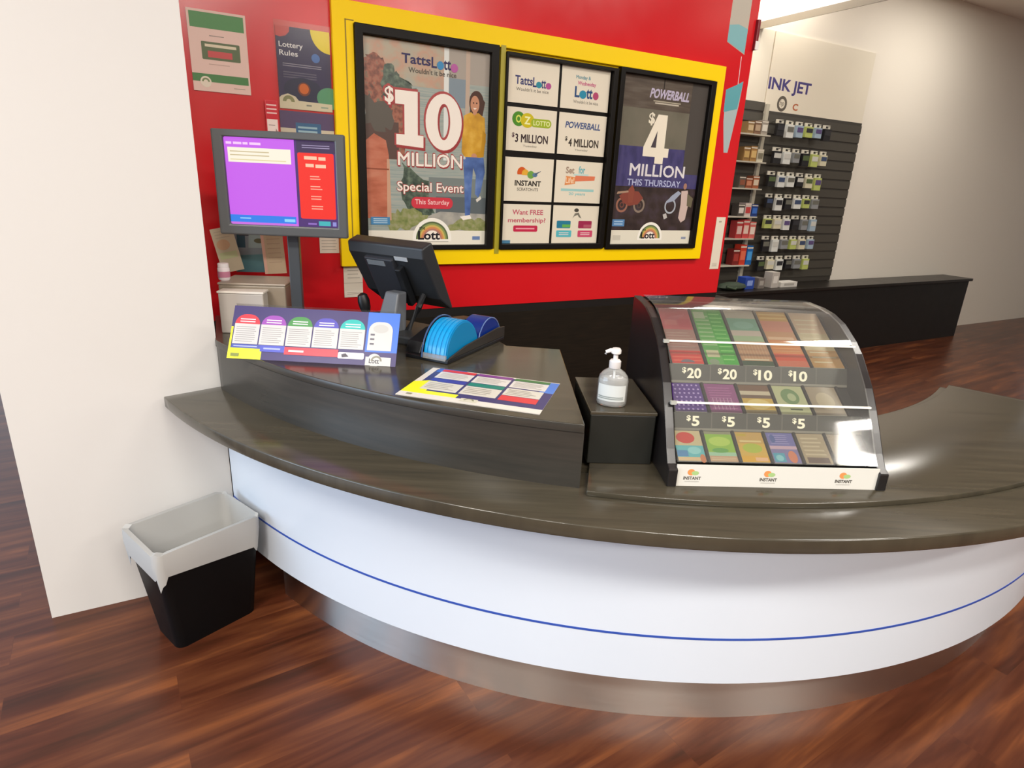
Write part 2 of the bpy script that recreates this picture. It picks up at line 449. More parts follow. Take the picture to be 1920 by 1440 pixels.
# --- first panel: ten million
t = poster_frame('lottery_poster', 'large black-framed lottery poster reading $10 MILLION with a woman in yellow', .768, 1.457, 1.256, 2.203, (.036, .04, .022, .038))
FOL = mottle('red_foliage', ['#4c342c', '#7c4636', '#a0624c', '#6c6a58'], 34)
LEAF = mottle('dark_leaves', ['#2c3a33', '#47564a', '#6b7a68'], 40)
SIDING = mottle('house_siding', ['#84928e', '#98a29c', '#a8a69c'], 5, .35, (1, 1, 30))
BLUSH = mottle('pale_blossom', ['#a59a86', '#b8917a', '#ab9f8a', '#a3a294'], 12)
BRICK = mottle('terracotta_pillar', ['#a85a40', '#b96a50', '#c07a60'], 9, .35, (1, 1, 3))
LAWN = mottle('lawn_print', ['#6c7a42', '#8a8f5a', '#9c9a78'], 40)
PATH = mottle('path_print', ['#8d8d88', '#a5a29a', '#b5b0a4'], 14)
p = Print(.613, .885, SIDING)
p.rect(0, .64, .80, 1, BLUSH); p.rect(.64, 1, .84, 1, '#a39a90')
p.rect(.62, .66, .45, 1, '#d9dcd8'); p.rect(.80, .835, .6, 1, '#b9a493'); p.rect(.66, .8, .72, .86, '#7f8d97')
p.jag([(0, .45), (.3, .45), (.36, .62), (.26, .76), (.22, .86), (.1, .93), (0, .90)], FOL)
p.rect(.0, .26, .44, .62, '#5a4640'); p.up()
p.jag([(.14, .72), (.30, .70), (.40, .77), (.34, .82), (.26, .85), (.18, .89), (.15, .83)], LEAF)
p.jag([(0, .60), (.16, .57), (.24, .62), (.2, .70), (.06, .72), (0, .74)], '#5d5750')
p.jag([(.28, .43), (.28, .24), (.40, .10), (.52, .14), (.56, .24), (.5, .34)], LEAF)
p.rect(.5, 1, .24, .36, '#77807e'); p.rect(.56, 1, .13, .26, '#5c6468')
p.flat([(.26, .075), (1, .075), (1, .17), (.6, .18), (.34, .12)], PATH)
p.jag([(.62, .075), (1, .075), (1, .13), (.8, .15)], LAWN)
p.jag([(.18, .075), (.34, .08), (.5, .16), (.34, .19), (.18, .17)], LAWN); p.up()
p.flat([(0, .14), (.19, .13), (.18, .46), (.16, .53), (.07, .56), (0, .52)], BRICK)
p.flat([(.16, .13), (.195, .13), (.185, .44), (.165, .44)], '#c49a80'); p.rect(0, .18, .385, .392, '#8c4c38'); p.up()
# woman in a yellow jumper and jeans, walking
SK = '#c08a6c'
p.ell(.895, .755, .062, .058, '#4a322a'); p.flat([(.84, .70), (.95, .69), (.97, .76), (.92, .80), (.85, .79)], '#4a322a'); p.up()
p.ell(.882, .745, .038, .043, SK); p.rect(.866, .90, .685, .72, SK); p.up()
p.flat([(.865, .728), (.9, .728), (.882, .718)], '#e8d8cc'); p.ell(.87, .752, .006, .004, '#3a2620'); p.ell(.897, .752, .006, .004, '#3a2620')
YJ = mottle('yellow_knit', ['#b3801c', '#cc9a2a', '#dcb04a'], 14)
p.flat([(.79, .685), (.85, .705), (.88, .69), (.91, .705), (.97, .68), (.985, .56), (.96, .48), (.90, .465), (.80, .475), (.775, .50), (.78, .60)], YJ); p.up()
p.flat([(.955, .62), (.985, .60), (.97, .48), (.90, .475), (.90, .50), (.945, .51)], '#bb8a22'); p.ell(.885, .478, .025, .018, SK)
JE = mottle('blue_jeans', ['#3a5288', '#4f6ca8', '#6d88bc'], 12)
p.flat([(.79, .475), (.97, .475), (.985, .40), (.95, .29), (.93, .26), (.90, .28), (.905, .38), (.88, .42), (.87, .33), (.86, .16), (.815, .16), (.805, .33)], JE); p.up()
p.flat([(.77, .155), (.86, .165), (.875, .145), (.80, .135)], '#ece6dc'); p.flat([(.91, .25), (.95, .27), (.96, .255), (.92, .235)], '#d8d2c8')
# big figures
for k, (c, du, dv) in enumerate((('#9a3a3c', .008, -.007), ('#a94a4a', -.006, .004), ('#efe6dc', 0, 0))):
    g = .008 if k < 2 else 0
    one = [(.235 - g, .755 + g), (.25, .755 + g), (.41 + g, .755 + g), (.41 + g, .53), (.455 + g, .53), (.455 + g, .465 - g), (.24 - g, .475 - g), (.24 - g, .53), (.305 - g, .53), (.305 - g, .685), (.235 - g, .685)]
    p.flat([(u + du, .64 + (v - .61) * .93 + dv) for u, v in one], c)
    n_ = 32; vs = []; fs = []; z_ = p.z()
    for i in range(n_ + 1):
        a = 2 * math.pi * i / n_
        vs.append(((.622 + du + (.15 + g) * math.cos(a)) * p.W, (.64 + dv + (.14 + g) * math.sin(a)) * p.H, z_))
        vs.append(((.622 + du + (.052 - g) * math.cos(a)) * p.W, (.642 + dv + (.090 - g) * math.sin(a)) * p.H, z_))
    for i in range(n_): fs.append((2 * i, 2 * i + 1, 2 * i + 3, 2 * i + 2))
    p.add(vs, fs, p.c(c))
    p.text('$', .19 + du, .745 + dv, .068 + g * 2, .085 + g * 2, c, .03)
    p.text('MILLION', .515 + du * .5,   .446 + dv * .5, .53 + g, .068 + g, c, .024 if k < 2 else .014)
    p.text('Special Event', .52 + du * .4,   .300 + dv * .4, .555 + g * .6, .062 + g * .5, c, .022 if k < 2 else .012)
    p.up()
p.text('*', .80, .47, .02, .018, '#efe6dc')
p.text('Tatts', .40, .925, .225, .045, '#2b2556', .018); p.text('L', .54, .922, .042, .05, '#2b2556', .018)
p.ell(.590, .912, .028, .020, '#3a86b8'); p.text('tt', .645, .918, .06, .046, '#2b2556', .018); p.ell(.703, .908, .030, .021, '#b05a9c')
p.text("Wouldn't it be nice", .53, .875, .38, .025, '#57534c', .01)
p.rrect(.355, .705, .195, .255, .025, '#c93a48'); p.up(); p.text('This Saturday', .53, .226, .29, .034, '#efc6c4', .012)
p.rect(.03, .18, .107, .147, '#4a86b4'); p.rect(0, 1, 0, .077, '#e6e1d2'); p.up()
p.lines(.05, .16, .112, .142, 3, '#b8d0e0'); p.lott(.53, .03, .085)
p.rect(.885, .955, .026, .046, '#6a82b0'); p.rect(.05, .12, .03, .045, '#c9c4b8'); p.rect(.39, .67, .014, .019, '#b5b0a4')
p.build('print', t, (.804, -.0215, 1.278))

# --- second panel: menu of games
t = poster_frame('menu_board', 'black-framed board of eight white game panels between the two lottery posters', 1.497, 2.165, 1.252, 2.184, (.012, .03, .029, .017), 'board')
MB().box(1.505, 2.14, -.016, -.0125, 1.27, 2.17, BLACK).build('backboard', t); bb_ = bpy.data.objects['backboard.001']
CW = .302
PW = '#e2d9c6'
def cell(i, j, z0, h, fn):
    p = Print(CW, h, PW); fn(p); p.build('panel', bb_, (1.509 + (CW + .0155) * i, -.020, z0))
def c_tatts(p):
    p.text('Tatts', .33, .52, .33, .20, '#34386e', .02); p.text('L', .535, .51, .07, .22, '#34386e', .02); p.ell(.615, .46, .055, .075, '#2f8a9c')
    p.text('tt', .705, .49, .09, .20, '#34386e', .02); p.ell(.80, .46, .055, .075, '#b05090'); p.text("Wouldn't it be nice", .5, .32, .62, .08, '#77726a', .01)
def c_mon(p):
    p.text('Monday &', .44, .76, .30, .11, '#4a8a9a', .02); p.text('Wednesday', .52, .62, .38, .12, '#c45a86', .02)
    p.text('L', .33, .42, .10, .26, '#2c4a7a', .03); p.ell(.45, .37, .075, .10, '#2f8aa8'); p.text('tt', .585, .40, .13, .24, '#2c4a7a', .03); p.ell(.72, .37, .06, .095, '#b0486e')
    p.text("Wouldn't it be nice", .52, .19, .52, .08, '#8a857c', .01)
def c_oz(p):
    p.ell(.26, .74, .12, .17, '#4c8a2a'); p.up(); p.ell(.43, .72, .13, .17, '#c8b820'); p.rrect(.5, .90, .58, .78, .02, '#9cb030'); p.up()
    p.text('O', .26, .74, .10, .18, '#d6dc60', .03); p.text('Z', .43, .72, .12, .18, '#eef0b0', .03); p.text('LOTTO', .71, .68, .33, .12, '#dfe6a0', .03)
    p.text('$', .17, .36, .05, .12, '#4a2a3a', .03); p.text('3 MILLION', .53, .30, .64, .20, '#3a2c30', .026); p.text('Tuesday', .5, .12, .28, .06, '#9a9488')
def c_pow(p):
    p.text('POWERBALL', .51, .72, .74, .16, '#4a5a86', .03, .15); p.up(); p.text('$', .17, .38, .05, .12, '#3a3630', .03)
    p.text('4 MILLION', .54, .30, .64, .20, '#3a322c', .026); p.text('Thursday', .5, .12, .28, .06, '#9a9488')
def c_inst(p):
    p.ell(.37, .66, .09, .13, '#cf5a24', -20, 200); p.up(); p.ell(.44, .64, .07, .10, '#e0a83a', -20, 200); p.ell(.55, .62, .07, .09, '#6fa04a'); p.up(); p.ell(.63, .62, .05, .05, '#5a7a9a')
    p.flat([(.62, .6), (.74, .70), (.75, .72), (.64, .66)], '#4a5a70'); p.text('INSTANT', .5, .42, .52, .13, '#2c2824', .03); p.text('SCRATCH-ITS', .5, .28, .42, .07, '#6a645c', .015)
def c_set(p):
    p.text('Set', .30, .78, .18, .16, '#a08a78', .03); p.text('for', .55, .80, .14, .18, '#6fb0b8', .03); p.rect(.38, .7, .66, .70, '#bcd8d4')
    p.flat([(.2, .42), (.42, .46), (.42, .62), (.22, .64)], '#dc8a50'); p.flat([(.42, .52), (.84, .56), (.85, .66), (.42, .66)], '#dc7a58'); p.up(); p.text('Life!', .31, .54, .18, .14, '#f0d0b0', .02)
    p.lines(.13, .84, .26, .36, 1, '#9cc8c4', .6); p.text('20 years', .48, .21, .36, .09, '#8ac0c0', .02)
def c_free(p):
    p.text('Want FREE', .53, .80, .62, .13, '#c05a6c', .02); p.text('membership?', .52, .58, .76, .15, '#c05a6c', .02); p.rrect(.25, .74, .30, .46, .008, '#c02a4c'); p.up()
    p.lines(.30, .68, .35, .41, 1, '#eea0ac', .6); p.rect(0, .2, 0, .08, '#4a7a9a')
def c_card(p):
    p.ell(.5, .88, .05, .05, '#4a463e'); p.flat([(.42, .66), (.47, .80), (.55, .82), (.62, .66), (.56, .70), (.53, .76), (.46, .72)], '#7a766a')
    for u, a, c, d in ((.09, '#2c7a96', '#64ac54', '#58b4c0'), (.56, '#9c2c50', '#b0586a', '#c8486a')):
        p.rrect(u, u + .30, .40, .60, .006, a); p.up(); p.rect(u + .12, u + .30, .42, .50, c); p.rrect(u, u + .33, .16, .34, .006, d)
        p.lines(u + .06, u + .27, .2, .3, 2, '#e8d8d4', .4)
cell(0, 0, 1.967, .199, c_tatts); cell(1, 0, 1.967, .199, c_mon)
cell(0, 1, 1.744, .203, c_oz); cell(1, 1, 1.744, .203, c_pow)
cell(0, 2, 1.498, .215, c_inst); cell(1, 2, 1.498, .215, c_set)
cell(0, 3, 1.282, .201, c_free); cell(1, 3, 1.282, .201, c_card)

# --- third panel: four million
t = poster_frame('lottery_poster', 'large dark black-framed lottery poster reading $4 MILLION THIS THURSDAY', 2.18, 2.872, 1.248, 2.196, (.03, .038, .026, .024))
SHED = mottle('dark_shed', ['#4a4038', '#574c42', '#635a50'], 5, .35, (1, 1, 8))
p = Print(.626, .898, SHED)
p.rect(0, 1, .60, .82, mottle('olive_wall', ['#5c574a', '#6a6658', '#726c5e'], 4))
p.rect(0, 1, .30, .60, mottle('violet_band', ['#37345c', '#454070', '#4f4a6e'], 9, .35, (3, 1, 1)))
p.rect(0, 1, .08, .36, mottle('dark_ground', ['#2c2222', '#3a2e2c', '#443840'], 14)); p.rect(.8, 1, .45, 1, '#4b4642'); p.rect(.46, .47, .9, 1, '#2a2420'); p.up()
p.text('POWERBALL', .55, .912, .46, .055, '#b9b0c6', .035, .2); p.rect(.36, .68, .866, .873, '#a8a08c'); p.up(); p.lines(.38, .66, .853, .863, 1, '#b9b0a0', .8)
p.text('$', .365, .765, .07, .075, '#e4dcc8', .03)
p.flat([(.435, .795), (.545, .795), (.545, .60), (.60, .60), (.60, .545), (.545, .545), (.545, .505), (.445, .505), (.445, .545), (.30, .545), (.30, .60)], '#e8dfcc'); p.up()
p.flat([(.445, .70), (.445, .60), (.385, .60)], '#4a4248'); p.up()
p.text('MILLION', .5, .462, .66, .075, '#d8d4d6', .018); p.text('THIS THURSDAY', .475, .386, .64, .04, '#b4b9d8', .010)
for cu, c, c2 in ((.12, '#7a4a40', '#9a6a58'), (.32, '#5a4a44', '#8a7a6c')):
    p.ring(cu, .245, .030, .042, c2); p.ring(cu, .245, .010, .016, c)
p.flat([(.08, .30), (.16, .335), (.30, .33), (.36, .29), (.30, .25), (.2, .24), (.13, .26)], '#84453a'); p.flat([(.05, .31), (.2, .325), (.2, .335), (.06, .325)], '#a88a74'); p.up()
p.flat([(.18, .34), (.22, .37), (.25, .34), (.24, .26), (.19, .26)], '#8a4a3c')
p.ring(.70, .245, .034, .044, '#aab0b8'); p.flat([(.63, .26), (.70, .31), (.78, .345), (.82, .33), (.74, .28), (.68, .27)], '#9aa2b4'); p.flat([(.62, .19), (.66, .20), (.68, .17), (.64, .16)], '#b8b4b0')
p.ell(.86, .375, .022, .02, '#a07868'); p.flat([(.82, .345), (.90, .35), (.93, .27), (.91, .16), (.86, .14), (.82, .17), (.83, .26)], '#c6b0a8'); p.flat([(.90, .33), (.98, .30), (.97, .24), (.91, .25)], '#6c6450')
p.rect(.03, .17, .112, .155, '#5a86b4'); p.rect(0, 1, 0, .088, '#dfdac9'); p.up(); p.lines(.05, .15, .118, .15, 2, '#a8c4dc', .4); p.lott(.49, .036, .078)
p.rect(.89, .95, .03, .045, '#8a92a8'); p.rect(.05, .14, .025, .055, '#c8c3b4')
p.build('print', t, (2.209, -.0215, 1.275))

# --- papers left of the surround
t = thing('wall_poster', 'white poster with green bands on the red wall above the display screen', 'poster', wp(0), YAW)
p = Print(.21, .288, '#e8c8bc')
p.rect(.04, .96, .78, .97, '#4c8a4a'); p.rect(0, .97, .12, .22, '#4a8248'); p.rrect(.2, .86, .40, .62, .004, '#5a6a44'); p.up()
p.rect(.30, .72, .43, .51, '#c84a4a'); p.lines(.26, .8, .55, .60, 1, '#e0d4b8', .7); p.rect(.35, .6, .69, .70, '#9a8a80'); p.rect(.3, .66, .34, .35, '#c8a89c')
p.circ(.22, .12, .02, '#e8dcc8'); p.up(); p.ring(.22, .12, .008, .014, '#7a8a5a', 0, 180); p.rect(.7, .9, .06, .07, '#b0a090')
p.build('print', t, (.133, -.004, 1.882))

t = thing('poster_holder', 'clear acrylic holder with a navy Lottery Rules poster beside the yellow frame', 'poster', wp(0), YAW)
MB().box(.447, .672, -.010, -.008, 1.725, 2.175, clear_mat('clear_sleeve', '#fbfbf8', .012, .15, 1.2)).build('sleeve', t)
p = Print(.217, .31, '#302658')
p.flat([(.0, .88), (.0, 1), (.26, 1), (.25, .94), (.18, .89), (.08, .87)], '#cf4448'); p.ell(1.0, 1.0, .36, .27, '#f0d81a', 180, 270)
p.flat([(1, 1), (.64, 1), (1, .73)], '#f0d81a'); p.ell(.72, .66, .08, .055, '#4a74c0'); p.up()
p.text('Lottery', .27, .775, .44, .085, '#efecf6', .012); p.text('Rules', .22, .685, .34, .065, '#efecf6', .012)
p.lines(.1, .82, .52, .57, 2, '#9a94ac', .4); p.lines(.1, .72, .38, .47, 3, '#5f5a78', .5)
p.ell(.45, .25, .36, .15, '#1d1f4a'); p.up(); p.ell(.47, .26, .12, .085, '#7a3420'); p.ell(.95, .17, .24, .14, '#5a9c78'); p.up(); p.ell(.47, .265, .09, .065, '#d8681c')
p.flat([(0, 0), (1, 0), (1, .10), (.36, .11), (.3, .16), (.16, .19), (.04, .16), (0, .13)], '#dfd2bc'); p.up(); p.up(); p.ring(.17, .09, .010, .024, '#8c8a62', 0, 180); p.rect(.5, .6, .05, .07, '#8a8a84'); p.rect(.78, .92, .04, .06, '#9cac9c')
p.build('poster', t, (.453, -.004, 1.845))
p = Print(.225, .10, '#5c4676')
p.rect(0, 1, 0, .32, '#ddd0c0'); p.rect(.28, .75, .02, .56, '#36699c'); p.up(); p.lines(.32, .7, .14, .46, 2, '#a8c8dc', .5, .2)
p.build('card', t, (.449, -.004, 1.737))['label'] = 'purple card with a blue label under the navy poster'

t = thing('price_card', 'small red and white card stuck beside the Lottery Rules holder', 'card', wp(0), YAW)
p = Print(.05, .125, '#d8404a'); p.rect(.08, .92, .02, .42, '#f0dcd4'); p.flat([(0.0, .42), (.1, .98), (.95, .98), (1, .42)], '#cc2030'); p.up()
p.lines(.1, .9, .55, .92, 3, '#efc8c4', .35); p.rect(.2, .7, .22, .25, '#b09a94'); p.flat([(.7, .02), (.92, .02), (.75, .14)], '#a07a74')
p.build('card_face', t, (.392, -.012, 1.745))

t = thing('paper_slip', 'white paper slip on the red wall just under the display screen', 'paper', wp(0), YAW)
p = Print(.088, .075, '#e2d3c2'); p.lines(.1, .9, .12, .85, 4, '#b8ab9c', .25, .3); p.build('sheet', t, (.586, -.003, 1.240))
t = thing('paper_slip', 'white receipt hanging on the red wall left of the cash register screen', 'paper', wp(0), YAW)
p = Print(.09, .153, '#ded4c4'); p.rect(.0, 1, .0, .2, '#e8ddd0'); p.lines(.2, .85, .55, .9, 3, '#b0a89c', .25, .2); p.lines(.15, .85, .08, .17, 2, '#a49a8c', .3); p.rect(0, 1, .44, .46, '#bdb3a6'); p.build('sheet', t, (.690, -.003, 1.029))
t = thing('label_strip', 'narrow white vertical label at the right edge of the red wall', 'label', wp(0), YAW)
p = Print(.078, .33, '#e2d8c6'); p.rect(.2, .8, .05, .055, '#b0a898'); p.lines(.2, .75, .06, .12, 3, '#9c9488', .3); p.rect(.3, .6, .90, .93, '#a8a090'); p.build('sheet', t, (3.067, -.003, 1.107))
t = thing('corner_clip', 'small white clip on the top right corner of the red wall', 'clip', wp(3.166, 2.40), YAW)
MB().box(-.01, .012, -.02, .1, 0, .16, mat('#7a1420', .4)).build('bracket', t, bevel=.004); MB().box(-.012, .016, -.024, -.02, .0, .045, mat('#eeeae4', .5)).build('tab', t)

# --- hanging signs, seen nearly edge on
t = thing('hanging_sign', 'tall teal and silver sign card hanging highest over the ticket stand', 'sign', (.69, 2.298, 2.03), R(-20))
b = MB(Matrix.Translation((-.03, 0, 0)) @ UP); b.prism([(0, .04), (.06, 0), (.06, .36), (0, .36)], -.001, .001, mat('#9c8f7c', .35))
b.add([(0, .042, .0016), (.06, .003, .0016), (.06, .075, .0016), (.03, .09, .0016), (0, .09, .0016)], [(0, 1, 2, 3, 4)], mat('#5f8f8e', .35))
for z in (.17, .22, .27): b.add([(.01, z, .0016), (.05, z, .0016), (.05, z + .012, .0016), (.01, z + .012, .0016)], [(0, 1, 2, 3)], mat('#84786a', .4))
b.build('card', t); MB().tube([(0, .003, .36), (0, .003, 1.57)], .0012, '#c9c4bc').build('cord', t)
t = thing('hanging_sign', 'slim teal and silver arrow-shaped sign card hanging on a thread before the red wall', 'sign', (.70, 2.296, 1.725), R(-20))
b = MB(UP); b.prism([(-.001, 0), (.012, 0), (.026, .15), (.030, .225), (.012, .215), (-.022, .20), (-.016, .10)], -.001, .001, mat('#8d9692', .3))
b.add([(-.020, .13, .0016), (.022, .14, .0016), (.030, .225, .0016), (.012, .215, .0016), (-.022, .20, .0016)], [(0, 1, 2, 3, 4)], mat('#3f8285', .3)); b.build('card', t)
MB().tube([(.014, 0, .215), (.012, 0, .30)], .0012, '#c9a4a0').build('cord', t)

# ------------------------------------------------------------------ customer display on its pole
mt = thing('display_screen', 'grey framed customer screen on a pole showing a purple page and red panel', 'screen', (-.845, 2.30, 1.01), R(4.4))
bz = frame_ring(-.225, .222, .362, .712, (.038, .033, .036, .024), -.055, -.028, mat('#4b4d4e', .4)).build('bezel', mt, bevel=.005)
MB().box(-.215, .212, -.03, .012, .372, .702, CHAR).build('back_shell', mt, bevel=.012)
p = Print(.376, .292, '#b05ae0', UP, .002, .4, .95)
p.rect(0, .63, 0, 1, '#c45fe6'); p.rect(.63, 1, 0, 1, '#4a2a6e'); p.up()
p.rect(0, .62, .0, .028, '#c86cd8'); p.rect(0, .61, .03, .115, '#2c7ce4'); p.rect(.03, .595, .72, .885, '#f6ecd8'); p.rect(.65, 1, .86, 1, '#3c2c50'); p.rrect(.655, .985, .10, .86, .006, '#f02a1e'); p.up()
[p.rect(u0, u1, .918, .945, '#f0c8f6') for u0, u1 in ((.02, .07), (.085, .16), (.17, .215), (.23, .33))]; p.lines(.05, .40, .78, .86, 2, '#c9b890', .3); p.lines(.05, .55, .735, .765, 1, '#e0d0a0', .4)
p.lines(.7, .95, .905, .955, 2, '#a092b4', .35); p.rect(.82, .93, .02, .075, '#3fb0b4'); p.rect(.95, .985, .02, .07, '#8c8ad0'); p.rect(.72, .8, .03, .05, '#8f6cc0')
p.rect(.09, .19, .07, .085, '#8cc4f4'); p.rect(.5, .6, .05, .085, '#8cd0f8')
[p.rect(u0, u1, v0, v0 + .038, '#fcc4a4') for u0, u1, v0 in ((.715, .83, .785), (.845, .91, .78), (.725, .80, .70), (.815, .91, .695))]
for i in range(4): p.lines(.76, .88, .55 - .115 * i, .61 - .115 * i, 2, '#fba890', .4, .3)
p.build('glass', bz, (-.188, -.043, .397))['label'] = 'lit purple and red screen'
pl_ = MB().box(-.014, .028, .015, .045, .02, .55, mat('#3d4146', .35)).build('pole', mt, bevel=.004)
MB().box(-.03, .075, -.02, .07, .42, .52, CHAR).build('mount', pl_, bevel=.004)
MB().box(-.018, .10, -.04, .10, 0, .02, CHAR).build('base', mt, bevel=.004)

# ------------------------------------------------------------------ brochures and boxes at the left of the counter
def brochure(name, label, x, y, w, h, paint, base, tilt=0, lean=0, group='brochures at the left of the counter'):
    t = thing(name, label, 'brochure', (x, y, 1.01 + 0.0), R(10), group)
    M = Matrix.Translation((0, 0, 0)) @ Matrix.Rotation(R(lean), 4, 'X') @ UP @ Matrix.Rotation(R(tilt), 4, 'Z')
    p = Print(w, h, base, M); paint(p); p.build('cover', t)
    return t
gb = thing('printer_box', 'low brown metal box behind the flyer stand with papers on top', 'box', (-1.02, 2.36, 1.01), R(6))
MB().box(-.11, .135, -.06, .13, 0, .168, mat('#8b7f70', .45)).build('case', gb, bevel=.006)
MB().box(-.112, .137, -.062, .132, .168, .176, mat('#9c9082', .4)).build('lid', gb, bevel=.003)
fb = thing('carton', 'pale grey carton with a light rim left of the flyer stand', 'box', (-1.005, 2.255, 1.01), R(6))
MB().box(-.09, .07, -.03, .03, 0, .150, mat('#aaa39c', .55)).build('body', fb, bevel=.004)
MB().box(-.093, .073, -.033, .033, .150, .158, mat('#d3ccc2', .5)).build('rim', fb, bevel=.002)
def paint_teal(p):
    p.flat([(0, .42), (1, .50), (1, 1), (0, 1)], '#8a97a0'); p.up(); p.rect(.05, .22, .62, .98, '#3a5a6a'); p.rect(.82, .98, .66, .98, '#9c2c40'); p.rect(.1, .9, .92, .99, '#4c5058')
    p.flat([(.3, .98), (.7, .98), (.72, .62), (.28, .62)], '#9fb4b6'); p.up(); p.ell(.5, .80, .10, .06, '#6a6a50'); p.rect(.62, .98, .04, .42, '#4c7c9c'); p.flat([(0, 0), (1, 0), (1, .12), (0, .2)], '#5c8a94')
t = brochure('brochure', 'teal brochure standing upright in front of the red wall behind the metal box', -1.165, 2.545, .19, .16, paint_teal, '#5f8c94', 0, -6)
t.location.z = 1.188
def paint_cream(p):
    p.rect(.1, .9, .3, .45, '#cdd3a4'); p.ell(.4, .62, .3, .12, '#dfb894'); p.lines(.15, .8, .75, .95, 3, '#c9bba4', .3)
t = brochure('brochure', 'cream leaflet leaning at the left of the teal brochure', -1.195, 2.490, .085, .175, paint_cream, '#d8cbb0', 13, -5)
t.location.z = 1.188
def paint_pink(p):
    p.rect(0, .14, 0, 1, '#e8b8a4'); p.lines(.25, .85, .2, .8, 6, '#c4a890', .2); p.rect(.2, .95, .86, .96, '#e8e0d0')
t = brochure('brochure', 'cream leaflet leaning at the right of the teal brochure next to the pole', -1.035, 2.52, .085, .185, paint_pink, '#d2ba9c', 4, -5)
t.location.z = 1.188
t = thing('tub', 'small white tub with a pink label on the metal box', 'tub', (-1.125, 2.35, 1.186), 0)
MB().lathe([(.018, 0), (.021, .005), (.022, .045), (.019, .05)], mat('#e9dfe2', .5), 20).build('body', t); MB().lathe([(.0225, .012), (.0225, .034)], mat('#c07a94', .5), 20, cap=False).build('label', t); MB().lathe([(.02, .05), (.02, .062), (.016, .065)], mat('#f0eaec', .4), 20).build('lid', t)
t = thing('dish', 'small round brass-rimmed dish behind the flyer stand', 'dish', (-.905, 2.22, 1.01), 0)
MB().lathe([(.03, 0), (.028, .06), (.034, .072)], mat('#b9a98e', .35), 24).build('bowl', t); MB().lathe([(.034, .072), (.036, .078), (.031, .078)], mat('#e8d9b0', .3), 24).build('rim', t)

# ------------------------------------------------------------------ flyer stand
fs_ = thing('flyer_stand', 'long purple flyer with six game columns standing up on the counter edge', 'sign', (-.932, 1.906, 1.01), R(-1.2))
def game_table(p, u0, u1, v0, v1, head, hc):
    p.rrect(u0, u1, v1 - .11, v1 + head, (u1 - u0) * p.W * .42, hc, (0, 0, 1, 1))
    p.rect(u0, u1, v0, v1 - .1, '#bdbab8'); p.up(); p.lines(u0 + .012, u1 - .012, v0 + .03, v1 - .14, 8, '#8e8b89', .3, .25); p.lines(u0 + .03, u1 - .03, v1 - .08, v1 + head - .07, 2, '#e8d8e0', .4); p.lv -= 1
M = Matrix.Rotation(R(-31), 4, 'X') @ UP
p = Print(.552, .181, '#3a3062', M)
p.rect(0, .012, 0, .60, '#e6ea30'); p.rect(0, .20, .0, .20, '#e6ea30'); p.rect(.81, 1, .25, 1, '#3c6ac8'); p.up()
for i, c in enumerate(('#cf3440', '#8d44a0', '#3f8242', '#4a44a4', '#1fa6a0')):
    game_table(p, .018 + .158 * i, .168 + .158 * i, .28, .76, .08, c)
p.rrect(.822, .965, .28, .82, .03, '#bcbab8', (0, 0, 1, 1)); p.rect(.018, .19, .2, .27, '#46529e'); p.rect(.19, .335, .15, .27, '#4a52b0'); p.rect(.335, .655, .12, .26, '#d63a48'); p.rrect(.655, .81, .1, .22, .005, '#ccc8d0')
p.rect(.82, .97, -.0, .16, '#bcbab7'); p.circ(.872, .10, .022, '#bcbab7'); p.up()
p.lines(.03, .17, .215, .255, 1, '#9aa2d4', .5); p.lines(.21, .31, .18, .24, 1, '#9aa2e4', .5); p.lines(.36, .45, .16, .22, 1, '#f4c0c0', .6); p.flat([(.68, .12), (.72, .14), (.70, .2), (.675, .18)], '#3a3440')
p.lines(.835, .86, .36, .62, 3, '#5a5660', .4); p.ell(.893, .69, .045, .08, '#b0aeaa'); p.text('Lott', .872, .085, .06, .09, '#3c3a44', .02); p.ring(.885, .085, .012, .018, '#7a7668', 0, 180); p.rect(.02, .07, .04, .1, '#7a8240')
p.build('printed_face', fs_)['label'] = 'purple printed game prices'
b = MB(); b.add([(0, .006, 0), (.552, .006, 0), (.552, .102, .160), (0, .102, .160), (0, .17, 0), (.552, .17, 0)], [(0, 1, 2, 3), (3, 2, 5, 4)], clear_mat('clear_easel', '#f4f6f6', .01, .03)); b.build('easel', fs_)

# ------------------------------------------------------------------ flat leaflet on the counter
lf = thing('counter_mat', 'flat printed price sheet lying on the raised counter top', 'sheet', (-.329, 1.632, 1.0105), R(-14.6))
p = Print(.42, .281, '#cfc9c0', Matrix.Translation((0, 0, .001)), .001, .3)
p.rect(0.05, 1, .10, .96, '#3c3868'); p.flat([(0, .06), (.0, .46), (.16, .60), (.16, .22), (.40, .22), (.40, .08)], '#dfe22c'); p.rect(.06, .28, .86, 1, '#3a60b4'); p.rect(.9, 1, .62, .98, '#4a78cc'); p.up()
for i, (hc, lc) in enumerate((('#c83a3c', '#3c3c94'), ('#7a3c86', '#1c7a6c'), ('#3a7040', '#c83a40'))):
    u = .10 + .285 * i
    p.rect(u, u + .265, .90, .98, hc); p.rect(u, u + .265, .66, .89, '#d0cdc8')
    if i < 2: p.rect(u, u + .265, .54, .645, lc); p.rect(u, u + .265, .26, .53, '#c9c6bb')
    else: p.rect(u, u + .265, .40, .63, '#c9c6bb'); p.rect(u, u + .265, .24, .39, lc)
p.rect(0, 1, 0, .12, '#d4d0c8'); p.up()
for i in range(3):
    u = .10 + .285 * i; p.lines(u + .02, u + .24, .69, .86, 5, '#a09b94', .3, .3); p.lines(u + .02, u + .24, .42 if i == 2 else .3, .6 if i == 2 else .5, 4, '#9c978d', .3, .3)
p.rect(.44, .56, .05, .14, '#c9c6b4'); p.rect(.06, .1, .05, .09, '#8a8870'); p.ring(.5, .09, .01, .016, '#8a8a70', 0, 180)
p.build('sheet', lf)

